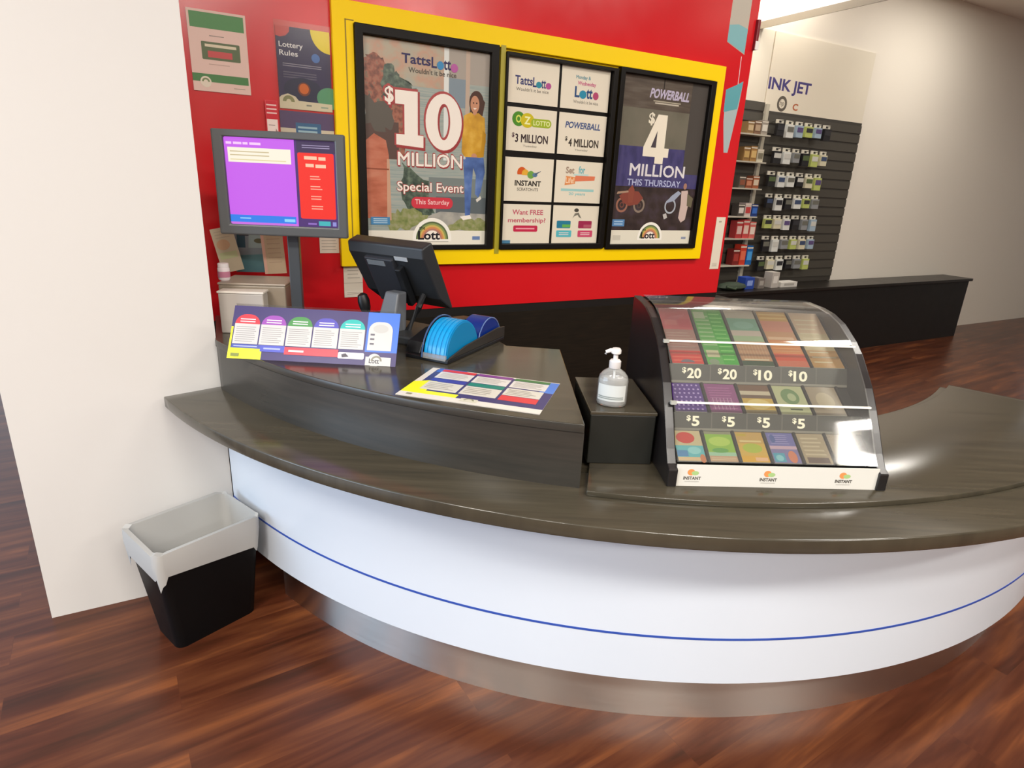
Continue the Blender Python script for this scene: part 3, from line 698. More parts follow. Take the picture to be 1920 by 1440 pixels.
# ------------------------------------------------------------------ cash register terminal (seen from behind)
pt = thing('cash_register', 'black touchscreen cash register turned away on the counter', 'cash register', (-.42, 2.24, 1.01), R(-29.75))
# local: x along the screen width, +y towards the operator; the head leans back over the neck
HM = Matrix.Translation((-.094, .020, .350)) @ Matrix.Rotation(R(28), 4, 'X')   # head frame, z down the slab is negative
hx0, hx1, hl = -.182, .182, -.296
b = MB(HM)
b.prism([(0, 0), (.045, -.006), (.045, hl), (.030, hl), (-.012, -.22), (-.026, -.035), (-.012, 0)], hx0, hx1, CHAR, Matrix(((0, 0, 1, 0), (1, 0, 0, 0), (0, 1, 0, 0), (0, 0, 0, 1))))
sh_ = b.build('screen_housing', pt, bevel=.006)
MB(HM).box(hx0 + .012, hx1 - .012, .0455, .047, hl + .015, -.015, mat('#0a0c10', .15)).build('touchscreen', sh_)
MB(HM).box(-.10, .04, -.040, -.010, -.245, -.045, mat('#2b2d33', .4)).build('rear_cover', sh_, bevel=.006)
MB(HM).box(-.085, .0, -.0422, -.040, -.075, -.055, mat('#70757a', .4)).build('vent_panel', sh_)
MB(HM).box(.045, .105, -.0282, -.026, -.052, -.036, mat('#aeb2b6', .4)).build('sticker', sh_)['label'] = 'pale sticker on the black housing'
MB(HM).box(.050, .075, -.055, -.024, -.24, -.075, mat('#16181b', .4)).build('card_reader', sh_, bevel=.004)
b = MB(); q = [(-.095, -.05, .03), (-.005, -.05, .03), (-.005, .03, .03), (-.095, .03, .03), (-.082, .0, .175), (-.018, .0, .175), (-.018, .05, .175), (-.082, .05, .175)]
b.add(q, [(3, 2, 1, 0), (4, 5, 6, 7), (0, 1, 5, 4), (1, 2, 6, 5), (2, 3, 7, 6), (3, 0, 4, 7)], mat('#5c5f64', .4)); b.build('neck', pt, bevel=.006)
MB().box(-.17, .10, -.06, .16, 0, .035, CHAR).build('base', pt, bevel=.008)
b = MB(); b.tube([(.0, .03, .03), (.03, .06, .12), (.02, .10, .16)], .012, mat('#16171a', .5), 8); b.build('cable', pt)

st = thing('barcode_scanner', 'small round black scanner on a stalk left of the cash register', 'scanner', (-.58, 2.33, 1.01), 0)
MB().lathe([(.035, 0), (.035, .012), (.012, .02), (.009, .08)], mat('#141518', .45), 16).build('stand', st)
b = MB(Matrix.Translation((-.004, 0, .118)) @ Matrix.Rotation(R(-12), 4, 'Y')); b.lathe([(.004, -.045), (.014, -.042), (.021, -.02), (.023, .008), (.018, .03), (.006, .038)], mat('#131416', .4), 16); b.build('head', st)

# ------------------------------------------------------------------ blue half-round holder in its black tray
tr = thing('desk_holder', 'black desk tray with a bright blue ribbed half-round insert beside the cash register', 'desk tray', (-.215, 1.945, 1.01), math.atan2(.907, .42) - math.pi / 2)
# local y runs back along the tray, local x to the right (0 = right side)
BT = mat('#131417', .3)
b = MB(); b.box(-.17, 0, 0, .42, 0, .014, BT); b.build('tray', tr, bevel=.003)
b = MB(); b.prism([(0, .014), (.42, .014), (.42, .052), (.36, .058), (.12, .040), (.02, .022)], -.006, .0, mat('#2b2926', .4), Matrix(((0, 0, 1, 0), (1, 0, 0, 0), (0, 1, 0, 0), (0, 0, 0, 1)))); b.build('side_wall', tr, bevel=.002)
b = MB(); b.prism([(.02, .014), (.42, .014), (.42, .07), (.30, .085), (.14, .075), (.04, .05)], -.185, -.125, mat('#101114', .4), Matrix(((0, 0, 1, 0), (1, 0, 0, 0), (0, 1, 0, 0), (0, 0, 0, 1)))); b.build('side_bin', tr, bevel=.003)
def halfdisc(mb, yc, r, x0, x1, m, n=28, zb=.014, hs=1.0):
    T = Matrix(((0, 0, 1, 0), (1, 0, 0, yc), (0, 1, 0, zb), (0, 0, 0, 1)))
    mb.prism([(r * math.cos(math.pi * i / n), r * hs * math.sin(math.pi * i / n)) for i in range(n + 1)], x0, x1, m, T, True)
CY_ = mat('#0783be', .3); CYD = mat('#0a78ac', .3)
b = MB(); halfdisc(b, .117, .111, -.095, -.014, CY_)
for i in range(5): halfdisc(b, .117, .1135, -.097 + .0165 * i, -.086 + .0165 * i, mat('#0b8fca', .25))
bi_ = b.build('blue_insert', tr); bi_['label'] = 'bright blue ribbed half-round insert'
b = MB(); halfdisc(b, .117, .105, -.014, -.011, CYD); b.build('end_face', bi_)
b = MB(); halfdisc(b, .31, .092, -.085, -.012, mat('#0b2a78', .3)); ri_ = b.build('rear_insert', tr); ri_['label'] = 'dark blue half-round insert'
b = MB(); b.tube([(-.012, .315 + .088 * math.cos(math.pi * i / 16), .014 + .088 * math.sin(math.pi * i / 16)) for i in range(17)], .003, mat('#5c74a8', .25), 6); b.build('hoop', ri_)
b = MB(); b.tube([(-.10, .117 + .122 * math.cos(math.pi * i / 18), .012 + .122 * math.sin(math.pi * i / 18)) for i in range(19)], .003, mat('#35507a', .25), 6); b.build('cover_edge', tr)
b = MB(); b.box(-.10, -.01, -.002, .006, .010, .028, clear_mat('clear_lip', '#dfe8ee', .25)); b.build('lip', tr)

# ------------------------------------------------------------------ black plinth box and sanitiser
bx = thing('plinth_box', 'black box plinth with dark brown top between counter block and ticket stand', 'box', (.224, 1.60, .8405), R(3.26))
MB().box(0, .186, 0, .31, 0, .15, mat('#171814', .5)).build('body', bx, bevel=.003)
MB().box(-.002, .188, -.003, .313, .15, .160, LAMT).build('top_board', bx, bevel=.002)
sb = thing('sanitiser_bottle', 'clear pump bottle of hand sanitiser on the black plinth box', 'bottle', (.288, 1.665, 1.0005), R(-15))
prof = [(.028, 0), (.040, .002), (.043, .008), (.043, .02), (.0425, .055), (.043, .075), (.040, .088), (.030, .100), (.018, .108), (.015, .112)]
MB().lathe(prof, BOTTLE, 32, None, 1, .72, cap=False).build('shell', sb)
MB().lathe([(.026, .003), (.037, .005), (.040, .012), (.040, .076), (.0395, .079)], GEL, 32, None, 1, .72).build('gel', sb)
# front label, wrapped round the body
vs = []; fs = []
for k, z in enumerate((.018, .066)):
    for i in range(13):
        a = R(-150 + 120 * i / 12); vs.append((.0441 * math.cos(a), .0441 * .72 * math.sin(a), z))
for i in range(12): fs.append((i, i + 1, 14 + i, 13 + i))
b = MB(); b.add(vs, fs, mat('#c2c6c4', .5), None, True)
for z in (.024, .029):
    vs = []; o = []
    for zz in (z, z + .003):
        for i in range(11):
            a = R(-145 + 105 * i / 10); vs.append((.0444 * math.cos(a), .0444 * .72 * math.sin(a), zz))
    b.add(vs, [(i, i + 1, 12 + i, 11 + i) for i in range(10)], mat('#7f8784', .5), None, True)
b.build('label', sb)['label'] = 'white front label'
MB().lathe([(.0155, .110), (.0165, .112), (.0165, .130), (.013, .134), (.007, .135), (.0065, .150)], mat('#cfcbc9', .4), 24).build('pump', sb); pump = bpy.data.objects['pump']
b = MB(); b.lathe([(.010, .150), (.014, .153), (.014, .162), (.011, .167), (.004, .168)], mat('#d2cfcd', .4), 20)
b.tube([(.0, 0, .160), (-.016, -.004, .160), (-.027, -.006, .155), (-.029, -.006, .149)], [.007, .006, .005, .004], mat('#d2cfcd', .4), 10); b.build('nozzle', pump)
b = MB(); b.tube([(0, 0, .11), (.004, 0, .02)], .003, mat('#e4e4e4', .4), 8); b.build('dip_tube', pump)

# ------------------------------------------------------------------ scratch ticket display
DY = R(3.2557); DL = Vector((.452, 1.491, .8405)); NC = 5; DWID = .555; COLS = ((.001, .0885, 6), (.012, .1015, 5), (.022, .1065, 5))
ds = thing('ticket_display', 'black scratch ticket stand with clear curved cover on the counter', 'display stand', DL, DY)
PROF = [(0, 0), (.002, .045), (.008, .06), (.032, .092), (.062, .14), (.098, .194), (.137, .246), (.176, .285), (.218, .325), (.255, .351), (.33, .388), (.40, .406), (.46, .412), (.545, .413)]
# smoother: quarter-round cover profile (depth, height) read along the cheek
def cheek(x0, x1, m):
    b = MB(); b.prism([(-.012, 0), (-.012, .05)] + PROF[2:] + [(.56, .413), (.56, 0)], x0, x1, m, Matrix(((0, 0, 1, 0), (1, 0, 0, 0), (0, 1, 0, 0), (0, 0, 0, 1))))
    return b
CHK = mat('#1d1a1a', .3)
cheek(-.026, 0, CHK).build('side_cheek', ds, bevel=.003); cheek(DWID, DWID + .026, CHK).build('side_cheek', ds, bevel=.003)
b = MB(); b.box(0, DWID, 0, .55, 0, .044, BLACKM); b.box(0, DWID, .54, .556, .044, .40, BLACKM); b.build('carcass', ds)
p = Print(DWID + .004, .062, '#cfccc4', UP, .004)
for u in (.08, .455, .83):
    p.ell(u - .008, .66, .018, .15, '#d88a50'); p.up(); p.ell(u + .012, .62, .018, .10, '#9cb87a'); p.text('INSTANT', u, .38, .085, .16, '#4a4640', .03); p.rect(u - .035, u + .035, .2, .24, '#b0aca4'); p.lv -= 1
p.build('front_plate', ds, (-.002, -.004, 0))['label'] = 'white front plate with small printed emblems'
TS = [((.014, .064), (.103, .118)), ((.120, .166), (.2167, .221)), ((.235, .273), (.455, .394))]   # ticket slopes (depth, height)
def YZ(t0): # sheet frame on a slope: x right, y up the slope, normal out
    (d0, h0), (d1, h1) = t0; a = math.atan2(h1 - h0, d1 - d0)
    return Matrix.Translation((0, d0, h0)) @ Matrix.Rotation(a, 4, 'X'), math.hypot(d1 - d0, h1 - h0)
for k, s_ in enumerate(TS):
    M, l = YZ(s_); b = MB(M); b.box(0, DWID, 0, l, -.012, -.005, BLACKM)
    c0, cw, cn_ = COLS[k]
    for i in range(cn_ + 1): b.box(c0 + cw * i - .003, c0 + cw * i + .003, 0, l, -.006, .004, BLACKM)
    b.build('ticket_tray', ds)
PR = [['$5', '$5', '$5', '$5', None], ['$20', '$20', '$10', '$10', None]]
for k in (0, 1):
    a0_ = TS[k][1]; a1_ = TS[k + 1][0]
    M, l = YZ((a0_, a1_))
    p = Print(DWID, l, '#3b3a36', M, .004, .3)
    p.rect(0, 1, 0, .13, '#6e6b62'); p.up()
    TW = COLS[k + 1][1]; O_ = (.018, .034)[k]
    for i in range(NC):
        if PR[k][i]:
            n_ = len(PR[k][i]) - 1
            cu_ = (O_ + (i + .55) * TW) / DWID
            p.text(PR[k][i][1:], cu_, .52, .036 * n_ + .004, .56, '#e6e0cc', .03); p.text('$', cu_ - .036 * n_ * .5 - .018, .66, .022, .34, '#e6e0cc', .03)
        p.rect((O_ + (i + 1) * TW) / DWID - .003, (O_ + (i + 1) * TW) / DWID + .003, .13, 1, '#55534c')
    p.build('price_strip', ds)['label'] = 'dark strip with white prices'
# clear cover, in one curved sheet, with two pale strips standing in for line reflections
b = MB(); pr = PROF[2:]; o = []
vs = [(x, d - .002, h + .006) for x in (0, DWID) for d, h in pr]; n = len(pr)
b.add(vs, [(i, n + i, n + i + 1, i + 1) for i in range(n - 1)], CLEAR, None, True); cc_ = b.build('clear_cover', ds, split=False)
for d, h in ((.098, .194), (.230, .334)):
    b = MB(); b.box(.0, DWID, d - .010, d - .004, h + .008, h + .0125, mat('#efece2', .25)); b.build('cover_glint', cc_)['label'] = 'pale strip standing in for a light reflection on the cover'
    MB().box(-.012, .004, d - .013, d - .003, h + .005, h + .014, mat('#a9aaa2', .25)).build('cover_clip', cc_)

ORD = ['first', 'second', 'third', 'fourth', 'fifth', 'sixth']
def bands(*bs):
    def f(p):
        for v0, v1, c in bs: p.rect(.0, 1, v0, v1, c)
    return f
def t_red(p):
    bands((0, .22, '#d83a34'), (.22, .60, '#a87a70'), (.60, 1, '#c4555a'))(p); p.up(); p.lines(.05, .95, .02, .2, 3, '#e8705a', .3); p.lines(.05, .9, .26, .56, 6, '#b8988c', .3, .2); p.rect(.1, .5, .68, .78, '#cc6a6a'); p.rect(.55, .95, .64, .80, '#c04450')
    p.ell(.5, .02, .22, .05, '#7a6a78', 0, 180)
def t_green(p):
    bands((0, 1, '#5fae54'), )(p); p.rect(.52, 1, 0, 1, '#3faa38'); p.up(); p.lines(.55, .98, .05, .95, 12, '#86d070', .25, .2); p.lines(.04, .5, .3, .9, 8, '#9cc48c', .35); p.rect(.06, .46, .12, .24, '#cfc8a4'); p.ell(.22, .04, .16, .05, '#8a9a80'); p.rect(.03, .4, .82, .95, '#b4c4a0')
def t_salmon(p):
    bands((0, .08, '#2f4a34'), (.08, .42, '#b98a66'), (.42, .52, '#9cb48c'), (.52, .62, '#c4b4a8'), (.62, .85, '#6ea48c'), (.85, 1, '#b4ac9c'))(p); p.up()
    for i in range(9): p.rect(.08 + .1 * i, .11 + .1 * i, .1, .40, '#c49c78')
    p.rect(.1, .9, .09, .11, '#d8ccb0'); p.ell(.5, .72, .35, .07, '#7cb09c')
def t_orange(p):
    bands((0, .1, '#c86a50'), (.1, .22, '#d04a2c'), (.22, .46, '#cf7c3c'), (.46, .62, '#c08a5c'), (.62, .82, '#cc8066'), (.82, 1, '#c49440'))(p); p.up(); p.lines(.05, .95, .24, .44, 4, '#dc9a5a', .3); p.lines(.05, .95, .84, .98, 2, '#d8b468', .4); p.rect(.05, .9, .47, .52, '#d8b08c')
def t_beige(p):
    bands((0, .3, '#b48a50'), (.3, .6, '#bfae8a'), (.6, 1, '#c0a284'))(p); p.up(); p.lines(.1, .9, .05, .9, 10, '#cdbf9c', .25, .3)
def t_purple(p):
    bands((0, 1, '#56308c'))(p); p.up()
    for i in range(6):
        for j in range(7): p.ell(.12 + .15 * i + .03 * (j % 2), .08 + .14 * j, .035, .03, '#b8a0dc')
def t_mauve(p):
    bands((0, 1, '#8c4a80'))(p); p.up(); p.lines(.1, .9, .1, .9, 9, '#a8689a', .35, .2)
    for i in range(6): p.rect(.15 + .12 * i, .18 + .12 * i, .1, .5, '#b890ac')
def t_brown(p):
    bands((0, .12, '#8a7a50'), (.12, .52, '#c8a64c'), (.52, .64, '#6c5648'), (.64, .78, '#c4b8a0'), (.78, 1, '#6f5240'))(p); p.up(); p.ell(.5, .32, .38, .18, '#dcc47c')
def t_sage(p):
    bands((0, 1, '#b4b890'))(p); p.up(); p.ell(.5, .62, .3, .28, '#6c8a5c'); p.up(); p.ell(.55, .6, .14, .14, '#a8b48c'); p.rect(.35, .75, .14, .2, '#4c5a3c'); p.rect(.1, .9, .24, .29, '#d8d8b4')
def t_grey(p):
    bands((0, 1, '#9a8c78'))(p); p.up(); p.ell(.5, .5, .3, .3, '#b4a68c')
def t_cherry(p):
    bands((0, .12, '#d8b88c'), (.12, .5, '#5fb4bc'), (.5, 1, '#c8b890'))(p); p.up(); p.ell(.42, .76, .34, .19, '#cc3c30'); p.rect(0, .4, .14, .34, '#4a84b4'); p.ell(.65, .34, .24, .12, '#8cccd0'); p.ell(.9, .08, .1, .14, '#c87a50')
def t_lime(p):
    bands((0, .18, '#c09a7c'), (.18, .3, '#9cc4a8'), (.3, .9, '#8cb83e'), (.9, 1, '#8a8a70'))(p); p.up(); p.ell(.5, .66, .4, .16, '#b0cc58'); p.ell(.45, .36, .3, .08, '#5ea04a'); p.lines(.05, .95, .03, .14, 2, '#d8c0a0', .4)
def t_gold(p):
    bands((0, .2, '#d8a426'), (.2, .62, '#d0a848'), (.62, 1, '#c09a54'))(p); p.up(); p.ell(.5, .46, .36, .16, '#a8b83a'); p.rect(.5, .95, .04, .16, '#e4b48c'); p.rect(.1, .9, .66, .72, '#dcc488'); p.rect(.05, .4, .86, .94, '#b8a028')
def t_violet(p):
    bands((0, .45, '#7c74a4'), (.45, .56, '#c4a4b8'), (.56, 1, '#6c6aa8'))(p); p.up(); p.rect(.04, .46, .03, .32, '#4c9cb4'); p.ell(.74, .2, .16, .2, '#d07c5c'); p.ell(.25, .16, .14, .10, '#86c4cc'); p.lines(.1, .9, .6, .95, 5, '#9a94c4', .35, .3); p.ell(.2, .8, .1, .14, '#4c5c98')
def t_tan(p):
    bands((0, 1, '#a8987c'))(p); p.up(); p.lines(.1, .9, .1, .9, 6, '#c4b498', .4, .3); p.rect(.1, .9, .02, .2, '#6c5a54')
ROWS = [('bottom', [(t_cherry, 'cream ticket with a red blob'), (t_lime, 'lime green ticket'), (t_gold, 'golden yellow ticket'), (t_violet, 'violet and blue ticket'), (t_tan, 'tan striped ticket'), (t_grey, 'plain grey-brown ticket')]),
        ('middle', [(t_purple, 'purple ticket with pale dots'), (t_mauve, 'mauve ticket'), (t_brown, 'brown and gold ticket'), (t_sage, 'sage green ticket'), (t_grey, 'grey-brown ticket')]),
        ('top', [(t_red, 'long red and pink ticket'), (t_green, 'long bright green ticket'), (t_salmon, 'long salmon and teal ticket'), (t_orange, 'long orange and red ticket'), (t_beige, 'long beige ticket')])]
for k, (row, tickets) in enumerate(ROWS):
    M, l = YZ(TS[k])
    c0, TW, _n = COLS[k]
    for i, (fn, nm) in enumerate(tickets):
        p = Print(TW - .012, l - .004, '#d8d4c8', M @ Matrix.Translation((c0 + .006 + TW * i, .002, 0)), .0035, .3, 0, True)
        fn(p)
        o = p.build('scratch_ticket', None, DL, DY)
        tag(o, '%s, %s from left in %s row of the ticket stand' % (nm, ORD[i], row), 'ticket', 'scratch tickets in the display stand')

# ------------------------------------------------------------------ waste bin with its liner
bn = thing('waste_bin', 'black rectangular waste bin with a grey-white liner against the counter front', 'bin', (-.880, 1.930, 0), 0)
U = Vector((-.785, .62, 0)).normalized(); V = Vector((-.64, -.768, 0)); V = (V - U * V.dot(U)).normalized()
def binpoly(z, grow=0, n=5, shrink=None):
    s = (1 - z / .42) * .045 if shrink is None else shrink
    W_, D_ = .265, .36; a0_, a1_, c0, c1 = s - grow, W_ - s + grow, s * .6 - grow * .2, D_ - s + grow; r = .03
    pts = []
    for cx, cy, st in ((a1_ - r, c1 - r, 0), (a0_ + r, c1 - r, 90), (a0_ + r, c0 + r, 180), (a1_ - r, c0 + r, 270)):
        for i in range(n + 1):
            t = R(st + 90 * i / n); q = U * (cx + r * math.cos(t)) + V * (cy + r * math.sin(t)); pts.append((q.x, q.y, z))
    return pts
def rings(mb, rs, m, close=False, flip=False):
    n = len(rs[0]); vs = [p for r in rs for p in r]; fs = []
    for k in range(len(rs) - 1):
        for i in range(n):
            j = (i + 1) % n; f = (k * n + i, k * n + j, (k + 1) * n + j, (k + 1) * n + i); fs.append(f)
    if close: fs.append(tuple(range(n)))
    mb.add(vs, fs, m, None, True)
b = MB(); rings(b, [binpoly(0), binpoly(.15), binpoly(.405), binpoly(.405, -.006), binpoly(.02, -.006)], mat('#050506', .5, 0, 0, .2), True); b.build('body', bn)
LIN = mat('#aaa9a6', .5)
b = MB(); ww = []
hem = binpoly(.30, .010)
hem = [(x, y, z + .022 * math.sin(i * 1.3) + .012 * math.sin(i * 2.9)) for i, (x, y, z) in enumerate(hem)]
mid = [(x, y, z + .004 * math.sin(i * 2.1)) for i, (x, y, z) in enumerate(binpoly(.37, .011))]
rim = [(x, y, z + .004 * math.sin(i * 1.7)) for i, (x, y, z) in enumerate(binpoly(.418, .004))]
lip = [(x, y, z + .003 * math.sin(i * 1.7)) for i, (x, y, z) in enumerate(binpoly(.417, -.011))]
ins = [(x, y, z) for x, y, z in binpoly(.34, -.016)]
low = [(x, y, z + .01 * math.sin(i * 2.3)) for i, (x, y, z) in enumerate(binpoly(.2, -.03))]
rings(b, [hem, mid, rim, lip, ins, low], LIN); b.f.append([len(b.v) - 24 + i for i in range(24)]); b.fm.append(0); b.fs.append(False)
b.build('liner', bn)['label'] = 'grey-white plastic liner folded over the rim'
t = thing('crumpled_paper', 'crumpled white paper inside the waste bin', 'paper', (-1.06, 1.905, .215), 0)
bm_ = bmesh.new(); bmesh.ops.create_icosphere(bm_, subdivisions=2, radius=.05)
b = MB(); bm_.verts.ensure_lookup_table()
b.add([tuple(v.co * (1 + random.uniform(-.28, .2)) + Vector((0, 0, .06))) for v in bm_.verts], [tuple(v.index for v in f.verts) for f in bm_.faces], mat('#d4d0c8', .6)); b.build('ball', t); bm_.free()

for i, (x, y, w_) in enumerate(((-.02, 1.293, 'nearer the kickboard'), (-.02, 1.235, 'farther from the kickboard'))):
    b = MB(); b.prism([(.004 * math.cos(a) * random.uniform(.7, 1.2), .004 * math.sin(a)) for a in (0, 1, 2, 3.2, 4.1, 5.2)], 0, .003, mat('#cfc6bc', .7))
    tag(b.build('paper_scrap', None, (x, y, .0002)), 'tiny pale scrap on the timber floor, the one ' + w_, 'scrap')

# ------------------------------------------------------------------ ink cartridge racks behind the partition
DI = 4.32
SLAT = mat('#3a3630', .5)
def rackpos(s, z=0, off=0): return wp(s, z, off, DI)
def slat(name, label, s0, s1, z0, z1):
    t = thing(name, label, 'rack', rackpos(0), YAW)
    b = MB(); b.box(s0, s1, -.02, -.001, z0, z1, SLAT); z = z0 + .05
    while z < z1 - .03:
        b.box(s0, s1, -.026, -.02, z, z + .072, mat('#46423a', .5)); z += .09
    sbd = b.build('slat_board', t); return t, sbd
rl, _sl = slat('slatwall', 'dark slatwall rack with narrow shelves right behind the red wall', 4.2, 4.855, .72, 2.34)
rr, sr_ = slat('slatwall', 'dark slatwall rack of hanging packs under the ink sign', 4.895, 6.3, .72, 2.31)
for z in (2.09, 1.86, 1.63, 1.60 - .22, 1.40 - .22, .93): MB().box(4.25, 4.85, -.15, -.026, z - .012, z, mat('#b9b4a4', .5)).build('shelf', rl)
MB().box(4.853, 4.893, -.05, 0, .72, 2.36, mat('#b5b09e', .5)).build('upright', rr)['label'] = 'pale upright post'
hk = MB(); hk.tube([(0, -.026, 0), (0, -.15, .004), (0, -.155, .014)], .003, mat('#9a9890', .3, 1), 6); hook0 = hk.build('hook', sr_)
# sign header
t = thing('ink_sign', 'white INK JET header sign over the cartridge racks', 'sign', rackpos(0), YAW)
MB().box(4.2, 4.85, -.014, 0, 2.362, 2.95, mat('#dcd5c4', .5)).build('side_header', t, bevel=.002)
M = UP
p = Print(1.44, .64, '#e0d8c6', M, .05)
p.text('INK JET', .205, .335, .40, .20, '#473f7a', .03); p.ring(.155, .115, .040, .066, '#5f584e'); p.text('hp', .155, .115, .042, .085, '#8a8272', .02, .2); p.text('C', .285, .095, .05, .095, '#b4623c', .03)
p.build('header_board', t, (4.866, -.012, 2.31))
PK = [('white', '#d9dcd6'), ('black', '#1d1c1e'), ('lime', '#b4c06a'), ('grey', '#8c8f90'), ('pale blue', '#9fb4c4'), ('cream', '#d2ccae')]
def pack(w, h, d, c, c2, top='#d8d4c4'):
    b = MB(); b.box(-w / 2, w / 2, -d - .004, -.004, -h, -.018, mat(c, .4)); b.box(-w / 2, w / 2, -d * .5, -.004, -.018, .016, mat(top, .4))
    b.box(-w / 2 + .006, w / 2 - .006, -d - .006, -d - .004, -h * .62, -h * .28, mat(c2, .4)); b.box(-.014, .014, -d * .5 - .002, -d * .5, -.01, .008, mat('#2a2826', .5)); return b
random.seed(11)
zs = [2.22, 1.985, 1.775, 1.575, 1.38, 1.185, .99]; rown = ['top', 'second', 'third', 'fourth', 'fifth', 'sixth', 'lowest']
PAT = ['100424', '103023', '2100.2', '.01005', '1502.4', '.1512.', '0310.5']
PAT = ['104241', '103125', '100152', '101023', '250134', '103254', '150132']
c2s = ['#3a4a6a', '#6a6a60', '#50603a', '#2c2c30', '#c8c8c0', '#5a4a7a']
first = True; hooks = 0
cn = ['first', 'second', 'third', 'fourth', 'fifth', 'sixth']
for r_i, z in enumerate(zs):
    for c_i in range(6):
        ch = PAT[r_i][c_i]; s = 4.985 + .132 * c_i + (.05 if r_i > 3 else 0) + .02 * (r_i % 2)
        if not hooks: hook0.location = (s, 0, z); hooks = 1
        else:
            hh = hook0.copy(); hh.parent = sr_; hh.location = (s, 0, z); COL.objects.link(hh)
        if ch == '.': continue
        nm, c = PK[int(ch)]
        o = pack(random.uniform(.085, .105), random.uniform(.105, .135), .03, c, random.choice(c2s)).build('ink_pack', None, rackpos(s, z, .10), YAW)
        tag(o, '%s hanging pack, %s from the pale post in the %s row of hooks' % (nm, cn[c_i], rown[r_i]), 'pack', 'hanging packs on the slatwall')
SH = [(2.09, [('#8c7048', '#c8b088', .10, 'tan'), ('#7a5c46', '#b49c80', .11, 'brown'), ('#9c9488', '#d8d4c8', .12, 'grey')]),
      (1.86, [('#8a6a3c', '#c0a060', .12, 'ochre'), ('#9a7440', '#d0b070', .13, 'golden brown'), ('#c8c2ac', '#7a7460', .11, 'cream')]),
      (1.63, [('#5c564c', '#8a5038', .10, 'dark grey'), ('#8a4a30', '#c08060', .09, 'rust'), ('#9c5a3a', '#d0c0a8', .11, 'copper')]),
      (1.38, [('#4c4640', '#d8d4cc', .11, 'charcoal'), ('#c8b8b0', '#c04040', .12, 'white and red'), ('#1c3a7c', '#3a6cc0', .11, 'blue')]),
      (1.18, [('#b03a3a', '#d8b8b0', .16, 'dark red'), ('#c84a4a', '#e4c8b8', .17, 'tall red'), ('#d06a60', '#e8d8c8', .15, 'pink-red')]),
      (.93, [('#7a2420', '#a83c34', .15, 'maroon'), ('#c83c28', '#e07050', .19, 'orange-red'), ('#1462a8', '#4aa0e0', .18, 'bright blue')])]
for r_i, (z, its) in enumerate(SH):
    for c_i, (c, c2, h, nm) in enumerate(its):
        s = 4.60 + .088 * c_i + (.028 * r_i if r_i > 2 else 0) * .5
        b = MB(); b.box(-.039, .039, -.05, .03, 0, h, mat(c, .4)); b.box(-.030, .030, -.052, -.05, h * .25, h * .7, mat(c2, .4)); b.box(-.039, .039, -.0505, -.05, h * .85, h * .93, mat('#d8d0c0', .4))
        o = b.build('boxed_pack', None, rackpos(s, z, .085), YAW)
        tag(o, '%s boxed pack on the %s narrow shelf right of the red wall' % (nm, ['top', 'second', 'third', 'fourth', 'fifth', 'lowest'][r_i]), 'box', 'boxed packs on the narrow shelves')
# dark bench below the racks and things on it
t = thing('rear_bench', 'long black bench under the cartridge racks behind the red wall', 'bench', wp(0, 0, 0, 3.95), YAW)
MB().box(3.85, 8.5, .02, .34, 0, .69, mat('#0e0b09', .5)).build('body', t); MB().box(3.83, 8.52, -.01, .34, .69, .72, mat('#17120e', .35)).build('bench_top', t, bevel=.003)
def benchpos(s, off): return wp(s, .72, 0, 3.95 + off)
t = thing('cloth_bag', 'flat dark green cloth bag lying on the black bench', 'bag', benchpos(4.56, .13), YAW)
b = MB(); b.lathe([(.01, 0), (.12, .004), (.17, .025), (.15, .05), (.08, .066), (.01, .07)], mat('#2e3c2c', .7), 24, None, 1, .5); b.build('body', t)
b = MB(); b.tube([(-.1, -.03, .05), (-.14, -.07, .04), (-.05, -.09, .02), (.02, -.05, .05)], .008, mat('#3c4c38', .7), 8); b.build('strap', t)
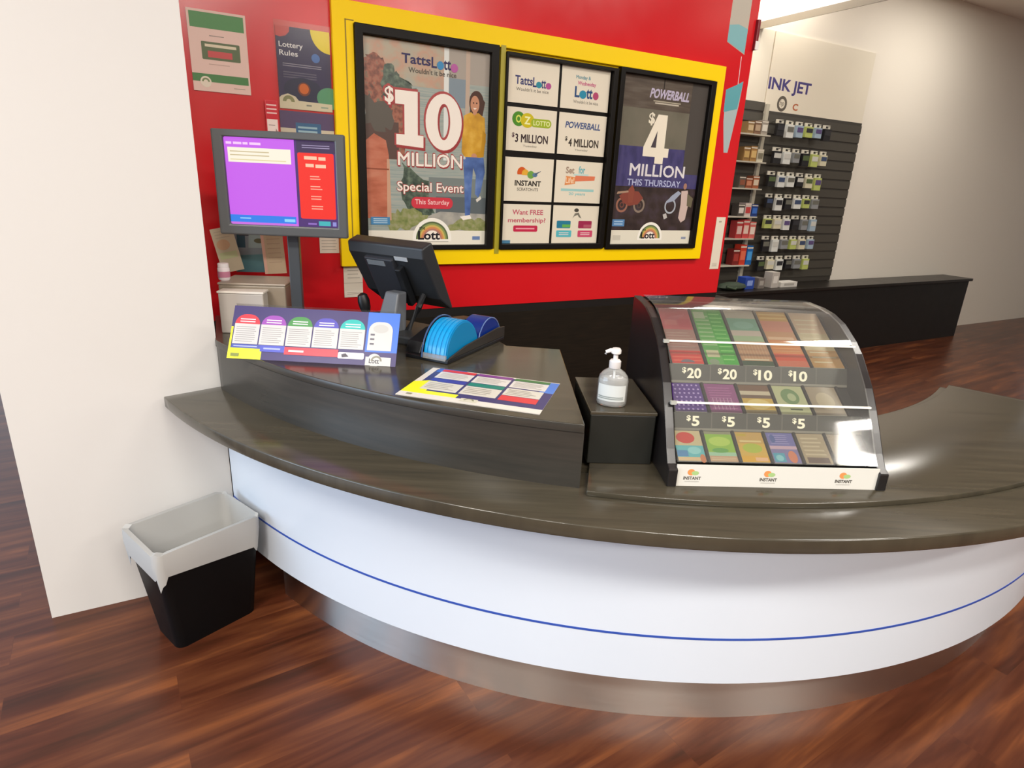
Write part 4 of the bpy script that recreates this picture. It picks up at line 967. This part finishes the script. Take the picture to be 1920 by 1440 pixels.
for nm, lab, s, off, w_, d_, h_, c, c2 in (('carton', 'blue carton on the black bench beside the green bag', 4.76, .15, .12, .1, .11, '#2446a0', '#8aa0dc'),
                                     ('carton', 'grey carton on the black bench right of the blue one', 4.92, .15, .09, .1, .10, '#77706a', '#a8a29a'),
                                     ('carton', 'pale carton standing highest on the black bench', 5.11, .15, .10, .1, .15, '#b8b2aa', '#dcd8d0'),
                                     ('carton', 'long white carton lying on the black bench right of the pale one', 5.32, .15, .24, .1, .05, '#d4d0c8', '#a8a49c')):
    t = thing(nm, lab, 'box', benchpos(s, off), YAW)
    MB().box(-w_ / 2, w_ / 2, -d_ / 2, d_ / 2, 0, h_, mat(c, .5)).build('body', t, bevel=.002); MB().box(-w_ * .3, w_ * .3, -d_ / 2 - .001, -d_ / 2, h_ * .3, h_ * .75, mat(c2, .5)).build('label', t)

# ------------------------------------------------------------------ light
w = bpy.data.worlds.new('daylight'); SC.world = w; w.use_nodes = True
bg = w.node_tree.nodes['Background']; bg.inputs['Color'].default_value = (.78, .87, 1, 1); bg.inputs['Strength'].default_value = 1.0
def area(name, loc, sx, sy, power, col, rot=(0, 0, 0)):
    l = bpy.data.lights.new(name, 'AREA'); l.shape = 'RECTANGLE'; l.size = sx; l.size_y = sy; l.energy = power; l.color = col
    o = bpy.data.objects.new(name, l); COL.objects.link(o); o.location = loc; o.rotation_euler = rot
    return o
WARM = (1, .95, .87)
for i, (x, y) in enumerate(((-1.8, -.9), (1.0, -.9), (-1.2, -3.0), (1.8, -3.0), (3.8, -.6), (4.2, -2.8))):
    area('overhead_light', (x, y, 3.58), 1.2, .3, 100, WARM, (0, 0, YAW))
for x, y, e_ in ((2.0, 5.6, 36), (4.4, 6.2, 30), (6.8, 4.2, 36), (2.6, 2.4, 62)):  # extra lights added to brighten the ink racks and rear wall
    area('overhead_light', (x, y, 3.58), 1.2, .3, e_, WARM, (0, 0, YAW))
area('shopfront_daylight', (-4.9, -1.2, 1.5), 3.6, 2.4, 165, (.58, .77, 1), (R(90), 0, R(-90)))

SC.view_settings.view_transform = 'Standard'; SC.view_settings.look = 'None'
SC.view_settings.exposure = .18; SC.view_settings.gamma = 1; SC.view_settings.use_curve_mapping = False
